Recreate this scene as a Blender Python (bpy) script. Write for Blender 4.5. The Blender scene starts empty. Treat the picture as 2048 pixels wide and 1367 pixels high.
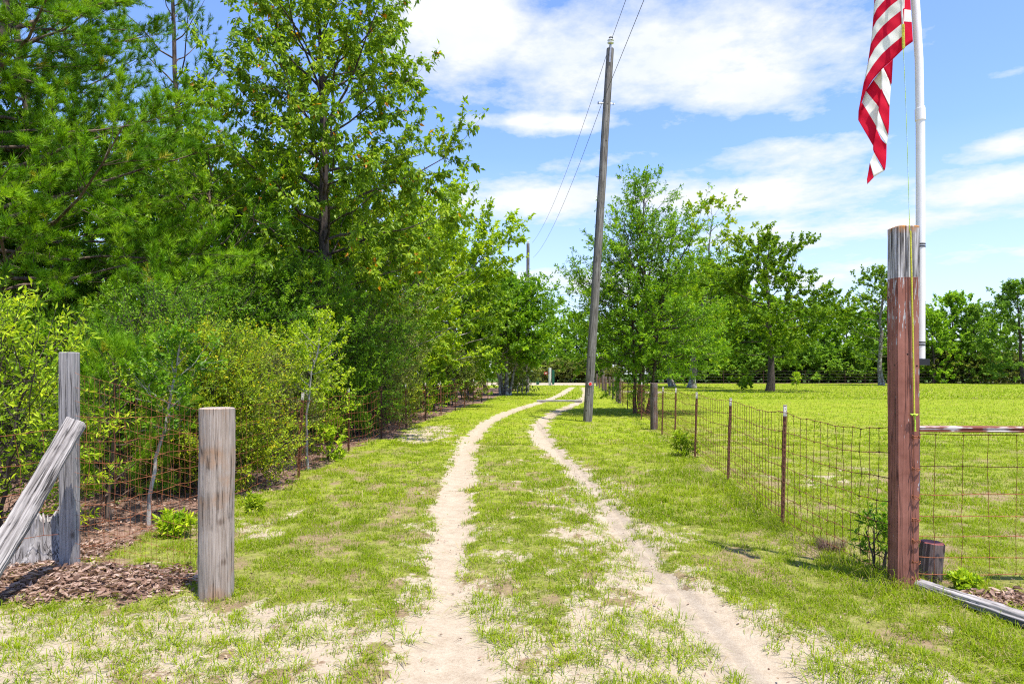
import bpy, bmesh, math, random
import numpy as np
from mathutils import Vector

random.seed(5)
PI = math.pi
sc = bpy.context.scene
COL = sc.collection
F, HZ, CH = 1365.0, 745.0, 1.55           # focal length (px of the 2048 photo), horizon row, eye height


def PX(px, Y): return (px - 1024) / F * Y
def PZ(py, Y): return CH + (HZ - py) / F * Y
def GY(py): return CH * F / (py - HZ)


# ------------------------------------------------------------------ objects
def tag(o, label=None, cat=None, group=None, kind=None):
    if label: o['label'] = label
    if cat: o['category'] = cat
    if group: o['group'] = group
    if kind: o['kind'] = kind
    return o


def empty(name, loc, label=None, cat=None, group=None, rz=0):
    o = bpy.data.objects.new(name, None)
    o.empty_display_size = 0.2
    o.location = loc
    o.rotation_euler = (0, 0, rz)
    COL.objects.link(o)
    return tag(o, label, cat, group)


def copy_tree(o, parent=None):
    c = o.copy()
    COL.objects.link(c)
    c.parent = parent
    for ch in list(o.children):
        copy_tree(ch, c)
    return c


class MB:
    """collects geometry; build() links it as one mesh object"""
    def __init__(s):
        s.V, s.Fs, s.M, s.T, s.n = [], [], [], [], 0

    def add(s, V, faces, mi=0, tone=None):
        V = np.asarray(V, dtype=np.float32).reshape(-1, 3)
        faces = np.asarray(faces, dtype=np.int32)
        s.V.append(V)
        s.Fs.append(faces + s.n)
        m = len(faces)
        s.M.append(np.full(m, mi, np.int32) if np.isscalar(mi) else np.asarray(mi, np.int32))
        if tone is None: tone = 0.5
        s.T.append(np.full(m, tone, np.float32) if np.isscalar(tone) else np.asarray(tone, np.float32))
        s.n += len(V)
        return s

    def build(s, name, mats, parent=None, loc=None, smooth=False, rot=None):
        if not isinstance(mats, (list, tuple)): mats = [mats]
        me = bpy.data.meshes.new(name)
        if s.V:
            V = np.concatenate(s.V)
            me.vertices.add(len(V))
            me.vertices.foreach_set('co', V.ravel())
            li = np.concatenate([f.ravel() for f in s.Fs])
            cnt = np.concatenate([np.full(len(f), f.shape[1], np.int32) for f in s.Fs])
            st = np.concatenate([[0], np.cumsum(cnt)[:-1]]).astype(np.int32)
            me.loops.add(len(li))
            me.loops.foreach_set('vertex_index', li.astype(np.int32))
            me.polygons.add(len(cnt))
            me.polygons.foreach_set('loop_start', st)
            me.polygons.foreach_set('material_index', np.concatenate(s.M))
            me.polygons.foreach_set('use_smooth', np.full(len(cnt), smooth, bool))
            a = me.attributes.new('tone', 'FLOAT', 'FACE')
            a.data.foreach_set('value', np.concatenate(s.T))
            me.update(calc_edges=True)
        for m in mats: me.materials.append(m)
        o = bpy.data.objects.new(name, me)
        COL.objects.link(o)
        if parent is not None: o.parent = parent
        if loc is not None: o.location = loc
        if rot is not None: o.rotation_euler = rot
        return o


def nrm(a):
    return a / np.maximum(np.linalg.norm(a, axis=-1, keepdims=True), 1e-9)


def segs(mb, A, B, ra, rb=None, sides=3, mi=0, tone=None):
    """straight prisms A[i]->B[i]"""
    A = np.asarray(A, np.float64).reshape(-1, 3); B = np.asarray(B, np.float64).reshape(-1, 3)
    n = len(A)
    if n == 0: return
    rb = ra if rb is None else rb
    ra = np.broadcast_to(np.asarray(ra, float), (n,)); rb = np.broadcast_to(np.asarray(rb, float), (n,))
    d = nrm(B - A)
    ref = np.where(np.abs(d[:, 2:3]) > 0.9, np.array([[1., 0, 0]]), np.array([[0, 0, 1.]]))
    u = nrm(np.cross(d, ref)); v = np.cross(d, u)
    V = np.zeros((n, 2 * sides, 3))
    for k in range(sides):
        c, s_ = math.cos(2 * PI * k / sides), math.sin(2 * PI * k / sides)
        off = u * c + v * s_
        V[:, k] = A + off * ra[:, None]
        V[:, sides + k] = B + off * rb[:, None]
    base = (np.arange(n) * 2 * sides)[:, None]
    Q = np.array([[k, (k + 1) % sides, sides + (k + 1) % sides, sides + k] for k in range(sides)])
    Fq = (base[:, None, :] + Q[None]).reshape(-1, 4)
    t = None if tone is None else (np.repeat(tone, sides) if not np.isscalar(tone) else tone)
    mb.add(V.reshape(-1, 3), Fq, mi, t)


def tube(mb, P, R, sides=6, mi=0, cap=True, tone=None):
    """tube along the polyline P with radii R"""
    P = np.asarray(P, float); n = len(P)
    R = np.broadcast_to(np.asarray(R, float), (n,))
    T = np.zeros_like(P); T[1:-1] = P[2:] - P[:-2]; T[0] = P[1] - P[0]; T[-1] = P[-1] - P[-2]
    T = nrm(T)
    ref = np.array([1., 0, 0]) if abs(T[0, 2]) > 0.8 else np.array([0, 0, 1.])
    u = nrm(np.cross(T[0], ref))
    V = np.zeros((n, sides, 3))
    for i in range(n):
        u = nrm(u - T[i] * np.dot(u, T[i])); v = np.cross(T[i], u)
        for k in range(sides):
            a = 2 * PI * k / sides
            V[i, k] = P[i] + (u * math.cos(a) + v * math.sin(a)) * R[i]
    i0 = (np.arange(n - 1) * sides)[:, None]
    Q = np.array([[k, (k + 1) % sides, sides + (k + 1) % sides, sides + k] for k in range(sides)])
    mb.add(V.reshape(-1, 3), (i0[:, None, :] + Q[None]).reshape(-1, 4), mi, tone)
    if cap:
        mb.add(V[0], [list(range(sides))[::-1]], mi, tone); mb.add(V[-1], [list(range(sides))], mi, tone)


def box(mb, c, s, mi=0):
    x, y, z = c; a, b, h = s[0] / 2, s[1] / 2, s[2] / 2
    V = [(x + i * a, y + j * b, z + k * h) for k in (-1, 1) for j in (-1, 1) for i in (-1, 1)]
    mb.add(V, [(0, 2, 3, 1), (4, 5, 7, 6), (0, 1, 5, 4), (2, 6, 7, 3), (0, 4, 6, 2), (1, 3, 7, 5)], mi)


def timber(mb, L, a, b, power=8, rings=26, pts=28, rough=0.003, taper=0.0, seed=0, topjag=0.0, mi=0, twist=0.0, cracks=0):
    """a timber along +z: superellipse section 2a x 2b; power 2 is round, 8 is a squared post"""
    rs = np.random.default_rng(seed)
    th = np.linspace(0, 2 * PI, pts, endpoint=False)
    c, s_ = np.cos(th), np.sin(th)
    rad = (np.abs(c) ** power + np.abs(s_) ** power) ** (-1 / power)
    per = rs.normal(0, rough, pts)
    if cracks:
        for k in rs.integers(0, pts, cracks): per[k] -= rough * rs.uniform(3, 7)
    V = np.zeros((rings, pts, 3))
    wob = np.cumsum(rs.normal(0, rough * 0.35, (rings, 2)), axis=0)
    drift = np.cumsum(rs.normal(0, rough * 0.22, (rings, pts)), axis=0)
    for i in range(rings):
        f = i / (rings - 1); k = 1 - taper * f
        r = rad + (per + drift[i] + rs.normal(0, rough * 0.15, pts)) / max(a, b)
        ct, st = math.cos(twist * f), math.sin(twist * f)
        x, y = a * k * r * c, b * k * r * s_
        V[i, :, 0] = x * ct - y * st + wob[i, 0]; V[i, :, 1] = x * st + y * ct + wob[i, 1]; V[i, :, 2] = L * f
    if topjag: V[-1, :, 2] += rs.uniform(-topjag, topjag * 0.3, pts)
    i0 = (np.arange(rings - 1) * pts)[:, None]
    Q = np.array([[k, (k + 1) % pts, pts + (k + 1) % pts, pts + k] for k in range(pts)])
    mb.add(V.reshape(-1, 3), (i0[:, None, :] + Q[None]).reshape(-1, 4), mi)
    for ring, sg in ((V[-1], 1), (V[0], -1)):                      # ends, slightly chamfered and dished
        cen = ring.mean(axis=0)
        inner = cen + (ring - cen) * 0.9; inner[:, 2] += 0.006 * sg
        W = np.concatenate([ring, inner, [cen + np.array([0, 0, -0.004 * sg])]])
        mb.add(W, [((k, (k + 1) % pts, pts + (k + 1) % pts, pts + k) if sg > 0 else (k, pts + k, pts + (k + 1) % pts, (k + 1) % pts)) for k in range(pts)], mi)
        mb.add(W, [((pts + k, pts + (k + 1) % pts, 2 * pts) if sg > 0 else (pts + k, 2 * pts, pts + (k + 1) % pts)) for k in range(pts)], mi)


def lathe(mb, prof, sides=20, mi=0, axis_loc=(0, 0, 0)):
    n = len(prof); th = np.linspace(0, 2 * PI, sides, endpoint=False)
    V = np.zeros((n, sides, 3))
    for i, (r, z) in enumerate(prof):
        V[i, :, 0] = r * np.cos(th) + axis_loc[0]; V[i, :, 1] = r * np.sin(th) + axis_loc[1]; V[i, :, 2] = z + axis_loc[2]
    i0 = (np.arange(n - 1) * sides)[:, None]
    Q = np.array([[k, (k + 1) % sides, sides + (k + 1) % sides, sides + k] for k in range(sides)])
    mb.add(V.reshape(-1, 3), (i0[:, None, :] + Q[None]).reshape(-1, 4), mi)


# ------------------------------------------------------------------ noise in numpy
_NT = {}
def vnoise(x, y, seed):
    if seed not in _NT: _NT[seed] = np.random.default_rng(1000 + seed).random((256, 256)).astype(np.float32)
    T = _NT[seed]
    xi = np.floor(x).astype(int); yi = np.floor(y).astype(int)
    fx = x - xi; fy = y - yi
    fx = fx * fx * (3 - 2 * fx); fy = fy * fy * (3 - 2 * fy)
    a, b, c, d = xi & 255, (xi + 1) & 255, yi & 255, (yi + 1) & 255
    return (T[a, c] * (1 - fx) + T[b, c] * fx) * (1 - fy) + (T[a, d] * (1 - fx) + T[b, d] * fx) * fy


def fbm(x, y, seed, oct=4):
    s, w, t = 0, 1.0, 0
    for k in range(oct):
        s = s + w * vnoise(x * 2 ** k + 17.3 * k, y * 2 ** k + 5.1 * k, seed + k); t += w; w *= 0.55
    return s / t


def sstep(a, b, x):
    t = np.clip((x - a) / (b - a), 0, 1)
    return t * t * (3 - 2 * t)


# ------------------------------------------------------------------ materials
class NT:
    def __init__(s, tree): s.t = tree
    def n(s, typ, **kw):
        nd = s.t.nodes.new(typ)
        for k, v in kw.items():
            if k.startswith('i_'):
                key = k[2:]
                key = int(key) if key.isdigit() else key.replace('_', ' ')
                s.set(nd.inputs[key], v)
            else: setattr(nd, k, v)
        return nd
    def set(s, inp, v):
        if hasattr(v, 'bl_idname') and hasattr(v, 'outputs'): s.t.links.new(v.outputs[0], inp)
        elif isinstance(v, bpy.types.NodeSocket): s.t.links.new(v, inp)
        else: inp.default_value = v
    def math(s, op, a, b=0.0, clamp=False):
        nd = s.t.nodes.new('ShaderNodeMath'); nd.operation = op; nd.use_clamp = clamp
        s.set(nd.inputs[0], a); s.set(nd.inputs[1], b); return nd.outputs[0]
    def mix(s, f, a, b, typ='MIX'):
        nd = s.t.nodes.new('ShaderNodeMix'); nd.data_type = 'RGBA'; nd.blend_type = typ
        s.set(nd.inputs[0], f); s.set(nd.inputs[6], a); s.set(nd.inputs[7], b); return nd.outputs[2]
    def ramp(s, f, stops):
        nd = s.t.nodes.new('ShaderNodeValToRGB'); e = nd.color_ramp.elements
        while len(e) < len(stops): e.new(0.5)
        for el, (p, c) in zip(e, stops):
            el.position = p; el.color = c if len(c) == 4 else (*c, 1)
        s.set(nd.inputs[0], f); return nd.outputs[0]
    def noise(s, vec, scale, detail=4, rough=0.55, out=0):
        nd = s.n('ShaderNodeTexNoise'); nd.inputs['Scale'].default_value = scale
        nd.inputs['Detail'].default_value = detail; nd.inputs['Roughness'].default_value = rough
        if vec is not None: s.set(nd.inputs['Vector'], vec)
        return nd.outputs[out]
    def rng(s, v, a, b, c=0.0, d=1.0):
        nd = s.n('ShaderNodeMapRange'); s.set(nd.inputs[0], v)
        for i, x in enumerate((a, b, c, d)): nd.inputs[i + 1].default_value = x
        return nd.outputs[0]


def c4(c): return (c[0], c[1], c[2], 1)


def new_mat(name):
    m = bpy.data.materials.new(name); m.use_nodes = True
    t = m.node_tree; t.nodes.clear(); g = NT(t)
    out = g.n('ShaderNodeOutputMaterial')
    return m, g, out


def principled(g, out, col, rough=0.8, bump=None, bstr=0.3, bdist=0.01, spec=0.3, metal=0.0):
    p = g.n('ShaderNodeBsdfPrincipled')
    g.set(p.inputs['Base Color'], col if not isinstance(col, tuple) else c4(col))
    g.set(p.inputs['Roughness'], rough); p.inputs['Metallic'].default_value = metal
    p.inputs['Specular IOR Level'].default_value = spec
    if bump is not None:
        b = g.n('ShaderNodeBump'); b.inputs['Strength'].default_value = bstr; b.inputs['Distance'].default_value = bdist
        g.set(b.inputs['Height'], bump); g.t.links.new(b.outputs[0], p.inputs['Normal'])
    g.t.links.new(p.outputs[0], out.inputs[0])
    return p


def leaf_mat(name, dark, mid, light, odd=None, odd_amt=0.0, transl=0.40, rough=0.5, spec=0.22):
    m, g, out = new_mat(name)
    a = g.n('ShaderNodeAttribute'); a.attribute_name = 'tone'
    st = [(0.0, dark), (0.5, mid), (1.0 - odd_amt if odd else 1.0, light)]
    if odd: st = [(0.0, dark), (0.45, mid), (1.0 - odd_amt, light), (min(1.0, 1.003 - odd_amt + 0.02), odd)]
    col = g.ramp(a.outputs['Fac'], st)
    p = g.n('ShaderNodeBsdfPrincipled'); g.set(p.inputs['Base Color'], col)
    p.inputs['Roughness'].default_value = rough; p.inputs['Specular IOR Level'].default_value = spec
    tcol = g.mix(1.0, col, (1.25, 1.3, 0.6, 1), 'MULTIPLY')
    tr = g.n('ShaderNodeBsdfTranslucent'); g.set(tr.inputs[0], tcol)
    mx = g.n('ShaderNodeMixShader'); mx.inputs[0].default_value = transl
    g.t.links.new(p.outputs[0], mx.inputs[1]); g.t.links.new(tr.outputs[0], mx.inputs[2])
    g.t.links.new(mx.outputs[0], out.inputs[0])
    return m


def wood_mat(name, lo, mid, hi, axis=2, fine=60.0, crack=0.5, bstr=0.5, stain=None):
    m, g, out = new_mat(name)
    tc = g.n('ShaderNodeTexCoord')
    mp = g.n('ShaderNodeMapping'); g.t.links.new(tc.outputs['Object'], mp.inputs[0])
    s = [fine, fine, fine]; s[axis] = fine * 0.035
    mp.inputs['Scale'].default_value = s
    n1 = g.noise(mp.outputs[0], 1.0, 6, 0.62)
    mp2 = g.n('ShaderNodeMapping'); g.t.links.new(tc.outputs['Object'], mp2.inputs[0])
    s2 = [24.0] * 3; s2[axis] = 0.75
    mp2.inputs['Scale'].default_value = s2; mp2.inputs['Location'].default_value = (3, 7, 1)
    n2 = g.noise(mp2.outputs[0], 1.0, 3, 0.5)
    big = g.noise(tc.outputs['Object'], 3.5, 4)
    col = g.ramp(n1, [(0.30, lo), (0.5, mid), (0.72, hi)])
    if stain: col = g.mix(g.rng(big, 0.52, 0.68), col, c4(stain))
    col = g.mix(g.rng(big, 0.35, 0.65, 0.0, 0.35), col, (0.75, 0.72, 0.70, 1), 'MULTIPLY')
    ck = g.rng(g.math('ABSOLUTE', g.math('SUBTRACT', n2, 0.5)), 0.0, 0.030, 1.0, 0.0)
    kv = g.n('ShaderNodeTexVoronoi'); g.t.links.new(tc.outputs['Object'], kv.inputs['Vector']); kv.inputs['Scale'].default_value = 4.3
    col = g.mix(g.math('MULTIPLY', g.rng(kv.outputs['Distance'], 0.075, 0.16, 1.0, 0.0), 0.75), col, (lo[0] * 0.45, lo[1] * 0.38, lo[2] * 0.32, 1))
    ckm = g.math('MULTIPLY', ck, g.rng(big, 0.42, 0.55))
    col = g.mix(g.math('MULTIPLY', ckm, crack), col, (0.012, 0.010, 0.009, 1))
    h = g.math('SUBTRACT', n1, g.math('MULTIPLY', ckm, 1.2))
    principled(g, out, col, 0.85, h, bstr, 0.006, spec=0.15)
    return m


def bark_mat(name, lo, hi, scale=14, lichen=None):
    m, g, out = new_mat(name)
    tc = g.n('ShaderNodeTexCoord')
    mp = g.n('ShaderNodeMapping'); g.t.links.new(tc.outputs['Object'], mp.inputs[0])
    mp.inputs['Scale'].default_value = (scale, scale, scale * 0.25)
    n1 = g.noise(mp.outputs[0], 1.0, 6, 0.65)
    col = g.ramp(n1, [(0.32, lo), (0.68, hi)])
    if lichen:
        n2 = g.noise(tc.outputs['Object'], 5.0, 4)
        col = g.mix(g.rng(n2, 0.52, 0.60), col, c4(lichen))
    principled(g, out, col, 0.9, n1, 0.8, 0.02, spec=0.1)
    return m


def plain(name, col, rough=0.5, spec=0.4, metal=0.0, var=0.12, scale=20):
    m, g, out = new_mat(name)
    tc = g.n('ShaderNodeTexCoord')
    n = g.noise(tc.outputs['Object'], scale, 5)
    lo = tuple(x * (1 - var * 2) for x in col); hi = tuple(min(1, x * (1 + var)) for x in col)
    principled(g, out, g.ramp(n, [(0.3, lo), (0.6, hi)]), rough, n, 0.08, 0.004, spec, metal)
    return m


M = {}
M['leaf_oak'] = leaf_mat('leaf_oak', (0.068, 0.135, 0.006), (0.163, 0.285, 0.012), (0.361, 0.455, 0.016))
M['leaf_cherry'] = leaf_mat('leaf_cherry', (0.102, 0.193, 0.012), (0.202, 0.324, 0.016), (0.388, 0.470, 0.022), (0.693, 0.266, 0.023), 0.06)
M['leaf_yaupon'] = leaf_mat('leaf_yaupon', (0.060, 0.149, 0.010), (0.154, 0.307, 0.013), (0.344, 0.493, 0.022))
M['leaf_bright'] = leaf_mat('leaf_bright', (0.171, 0.297, 0.012), (0.344, 0.469, 0.016), (0.584, 0.641, 0.023))
M['leaf_yellow'] = leaf_mat('leaf_yellow', (0.14, 0.23, 0.01), (0.3, 0.4, 0.016), (0.47, 0.5, 0.022), (0.62, 0.5, 0.02), 0.07)
M['leaf_olive'] = leaf_mat('leaf_olive', (0.09, 0.12, 0.024), (0.19, 0.225, 0.045), (0.31, 0.33, 0.075), (0.3, 0.25, 0.14), 0.05)
M['leaf_laurel'] = leaf_mat('leaf_laurel', (0.073, 0.165, 0.008), (0.176, 0.331, 0.011), (0.412, 0.567, 0.019))
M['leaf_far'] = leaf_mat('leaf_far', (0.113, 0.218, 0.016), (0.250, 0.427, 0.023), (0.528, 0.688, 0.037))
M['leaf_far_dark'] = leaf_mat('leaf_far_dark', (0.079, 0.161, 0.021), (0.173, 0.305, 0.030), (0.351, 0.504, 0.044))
M['needle'] = leaf_mat('needle', (0.06, 0.16, 0.005), (0.15, 0.315, 0.008), (0.285, 0.45, 0.012), (0.34, 0.33, 0.02), 0.05, transl=0.28)
M['needle_blue'] = leaf_mat('needle_blue', (0.05, 0.125, 0.01), (0.1, 0.22, 0.012), (0.18, 0.32, 0.018), transl=0.4)
M['grass'] = leaf_mat('grass', (0.11, 0.175, 0.006), (0.23, 0.318, 0.008), (0.345, 0.4, 0.014), (0.44, 0.35, 0.16), 0.07, transl=0.42, rough=0.55, spec=0.12)
M['litter'] = leaf_mat('litter', (0.1, 0.058, 0.042), (0.27, 0.165, 0.12), (0.5, 0.365, 0.29), transl=0.22, rough=0.7, spec=0.12)
M['bark_grey'] = bark_mat('bark_grey', (0.045, 0.038, 0.032), (0.26, 0.22, 0.19), 16, (0.36, 0.35, 0.32))
M['bark_dark'] = bark_mat('bark_dark', (0.018, 0.014, 0.012), (0.13, 0.10, 0.085), 18)
M['bark_pine'] = bark_mat('bark_pine', (0.04, 0.028, 0.020), (0.23, 0.165, 0.125), 14)
M['bark_pale'] = bark_mat('bark_pale', (0.16, 0.14, 0.12), (0.50, 0.46, 0.41), 20)
M['wood_grey'] = wood_mat('weathered_grey_timber', (0.17, 0.155, 0.15), (0.28, 0.262, 0.255), (0.40, 0.375, 0.365), fine=120, crack=0.9)
M['wood_brace'] = wood_mat('weathered_brace_timber', (0.12, 0.105, 0.095), (0.31, 0.28, 0.26), (0.52, 0.48, 0.44), fine=80, crack=0.95, bstr=0.8)
M['wood_round'] = wood_mat('weathered_round_post', (0.24, 0.185, 0.148), (0.36, 0.295, 0.245), (0.45, 0.385, 0.335), fine=110, crack=0.7, stain=(0.40, 0.24, 0.14))
M['wood_pole'] = wood_mat('utility_pole_wood', (0.070, 0.060, 0.052), (0.19, 0.17, 0.15), (0.36, 0.33, 0.30), fine=40, crack=0.8)
M['wood_fence'] = wood_mat('old_fence_post_wood', (0.07, 0.05, 0.045), (0.17, 0.125, 0.11), (0.32, 0.26, 0.24), fine=60, crack=0.8)
M['wood_log'] = wood_mat('bleached_log_wood', (0.10, 0.088, 0.080), (0.28, 0.258, 0.245), (0.46, 0.43, 0.42), fine=60, crack=0.9, bstr=0.8)
M['pvc'] = plain('white_plastic_pipe', (0.86, 0.83, 0.77), 0.35, 0.5, var=0.04, scale=6)
M['steel'] = plain('galvanised_steel', (0.30, 0.30, 0.31), 0.5, 0.5, 0.7)
M['porcelain'] = plain('white_porcelain', (0.72, 0.70, 0.68), 0.2, 0.6, var=0.05)
M['black'] = plain('black_metal', (0.02, 0.02, 0.022), 0.5)
M['wire_line'] = plain('power_cable', (0.05, 0.05, 0.055), 0.6)
M['green_paint'] = plain('green_painted_steel', (0.012, 0.10, 0.055), 0.5)
M['red_sign'] = plain('red_sign', (0.35, 0.04, 0.02), 0.5)
M['dull_red'] = plain('dull_red_paint', (0.16, 0.035, 0.03), 0.7, var=0.3)
M['white_paint'] = plain('chalky_white_paint', (0.62, 0.58, 0.52), 0.7, var=0.2)
M['red_reflector'] = plain('red_reflector', (0.75, 0.02, 0.01), 0.3, 0.6, var=0.05)
M['rope'] = plain('yellow_rope', (0.55, 0.52, 0.04), 0.6, var=0.25, scale=120)
M['rope_green'] = plain('lime_rope', (0.42, 0.60, 0.05), 0.6, var=0.25, scale=120)
M['flag_red'] = leaf_mat('flag_red', (0.62, 0.006, 0.034), (0.7, 0.009, 0.042), (0.76, 0.014, 0.05), transl=0.35, rough=0.65, spec=0.12)
M['flag_white'] = leaf_mat('flag_white', (0.84, 0.82, 0.83), (0.87, 0.85, 0.86), (0.9, 0.88, 0.89), transl=0.3, rough=0.7, spec=0.1)
M['flag_blue'] = leaf_mat('flag_blue_cloth', (0.01, 0.015, 0.07), (0.012, 0.02, 0.09), (0.015, 0.025, 0.11), transl=0.2)
m, g, out = new_mat('translucent_tone_fix'); bpy.data.materials.remove(m)


def rust_mat(name, lo, hi, tip=False, tipz=1.12):
    m, g, out = new_mat(name)
    tc = g.n('ShaderNodeTexCoord')
    n = g.noise(tc.outputs['Object'], 30, 5)
    col = g.ramp(n, [(0.3, lo), (0.65, hi)])
    if tip:
        sx = g.n('ShaderNodeSeparateXYZ'); g.t.links.new(tc.outputs['Object'], sx.inputs[0])
        n2 = g.noise(tc.outputs['Object'], 55, 3)
        f = g.math('MULTIPLY', g.rng(sx.outputs[2], tipz, tipz + 0.015), g.rng(n2, 0.38, 0.46))
        col = g.mix(f, col, (0.62, 0.58, 0.50, 1))
    principled(g, out, col, 0.85, n, 0.4, 0.003, spec=0.2)
    return m


M['rust_post'] = rust_mat('rusty_steel_post', (0.050, 0.022, 0.014), (0.19, 0.085, 0.045), True)
M['rust_dark'] = rust_mat('dark_rusty_steel_post', (0.022, 0.012, 0.010), (0.085, 0.040, 0.028))
M['rust_wire'] = rust_mat('rusty_wire', (0.11, 0.036, 0.018), (0.32, 0.115, 0.05))
M['rust_wire_dark'] = rust_mat('dark_rusty_wire', (0.075, 0.032, 0.018), (0.20, 0.085, 0.04))
M['wire_far'] = rust_mat('grey_wire', (0.06, 0.05, 0.05), (0.15, 0.13, 0.12))


def paint_post_mat():
    m, g, out = new_mat('chipped_red_painted_timber')
    tc = g.n('ShaderNodeTexCoord'); ob = tc.outputs['Object']
    sx = g.n('ShaderNodeSeparateXYZ'); g.t.links.new(ob, sx.inputs[0])
    mp = g.n('ShaderNodeMapping'); g.t.links.new(ob, mp.inputs[0]); mp.inputs['Scale'].default_value = (75, 75, 2.6)
    grain = g.noise(mp.outputs[0], 1.0, 6, 0.62)
    mp2 = g.n('ShaderNodeMapping'); g.t.links.new(ob, mp2.inputs[0]); mp2.inputs['Scale'].default_value = (22, 22, 0.6)
    n2 = g.noise(mp2.outputs[0], 1.0, 3)
    ck = g.rng(g.math('ABSOLUTE', g.math('SUBTRACT', n2, 0.5)), 0.0, 0.02, 1.0, 0.0)
    bare = g.ramp(grain, [(0.36, (0.030, 0.026, 0.024)), (0.48, (0.25, 0.23, 0.22)), (0.62, (0.62, 0.59, 0.57))])
    topn = g.noise(ob, 14, 4)
    bare = g.mix(g.math('MULTIPLY', g.rng(sx.outputs[2], 2.53, 2.585), g.rng(topn, 0.42, 0.6)), bare, (0.42, 0.17, 0.03, 1))
    pv = g.noise(ob, 9, 5)
    red = g.ramp(pv, [(0.3, (0.220, 0.084, 0.058)), (0.7, (0.330, 0.138, 0.100))])
    red = g.mix(g.math('MULTIPLY', ck, 0.75), red, (0.03, 0.010, 0.008, 1))
    vor = g.n('ShaderNodeTexVoronoi'); g.t.links.new(ob, vor.inputs['Vector']); vor.inputs['Scale'].default_value = 11
    hole = g.rng(vor.outputs['Distance'], 0.07, 0.10, 1.0, 0.0)
    red = g.mix(hole, red, (0.02, 0.010, 0.008, 1))
    # paint edge: drips between z 2.14 and 2.25; chips that thin out towards the ground
    mp3 = g.n('ShaderNodeMapping'); g.t.links.new(ob, mp3.inputs[0]); mp3.inputs['Scale'].default_value = (95, 95, 9)
    chip = g.noise(mp3.outputs[0], 1.0, 4, 0.6)
    nb = g.noise(ob, 3.0, 2)
    lim = g.math('ADD', g.rng(sx.outputs[2], 1.3, 2.2, 0.72, 0.555), g.math('MULTIPLY', g.math('SUBTRACT', 0.5, nb), 0.30))
    lim = g.math('SUBTRACT', lim, g.rng(sx.outputs[0], 0.045, 0.075, 0.0, 0.07))
    chipped = g.math('GREATER_THAN', chip, lim)
    edge = g.math('GREATER_THAN', g.math('ADD', sx.outputs[2], g.math('MULTIPLY', g.math('SUBTRACT', topn, 0.5), 0.03)), 2.222)
    f = g.math('MAXIMUM', chipped, edge)
    bare2 = g.mix(g.rng(sx.outputs[2], 2.2, 2.23, 0.55, 0.0), bare, (0.60, 0.55, 0.53, 1))
    col = g.mix(f, red, bare2)
    h = g.math('SUBTRACT', grain, g.math('ADD', g.math('MULTIPLY', ck, 0.8), g.math('MULTIPLY', f, 0.5)))
    principled(g, out, col, 0.75, h, 0.5, 0.005, spec=0.2)
    return m


M['red_post'] = paint_post_mat()


def rail_mat():
    m, g, out = new_mat('flaking_red_rail')
    tc = g.n('ShaderNodeTexCoord'); ob = tc.outputs['Object']
    mp = g.n('ShaderNodeMapping'); g.t.links.new(ob, mp.inputs[0]); mp.inputs['Scale'].default_value = (2.2, 45, 70)
    n = g.noise(mp.outputs[0], 1.0, 5, 0.65)
    big = g.noise(ob, 6, 3)
    col = g.mix(g.rng(g.math('ADD', n, g.math('MULTIPLY', g.math('SUBTRACT', big, 0.5), 0.6)), 0.545, 0.60), (0.16, 0.05, 0.035, 1), (0.50, 0.45, 0.42, 1))
    principled(g, out, col, 0.8, n, 0.4, 0.004, spec=0.2)
    return m


M['rail'] = rail_mat()


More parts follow.
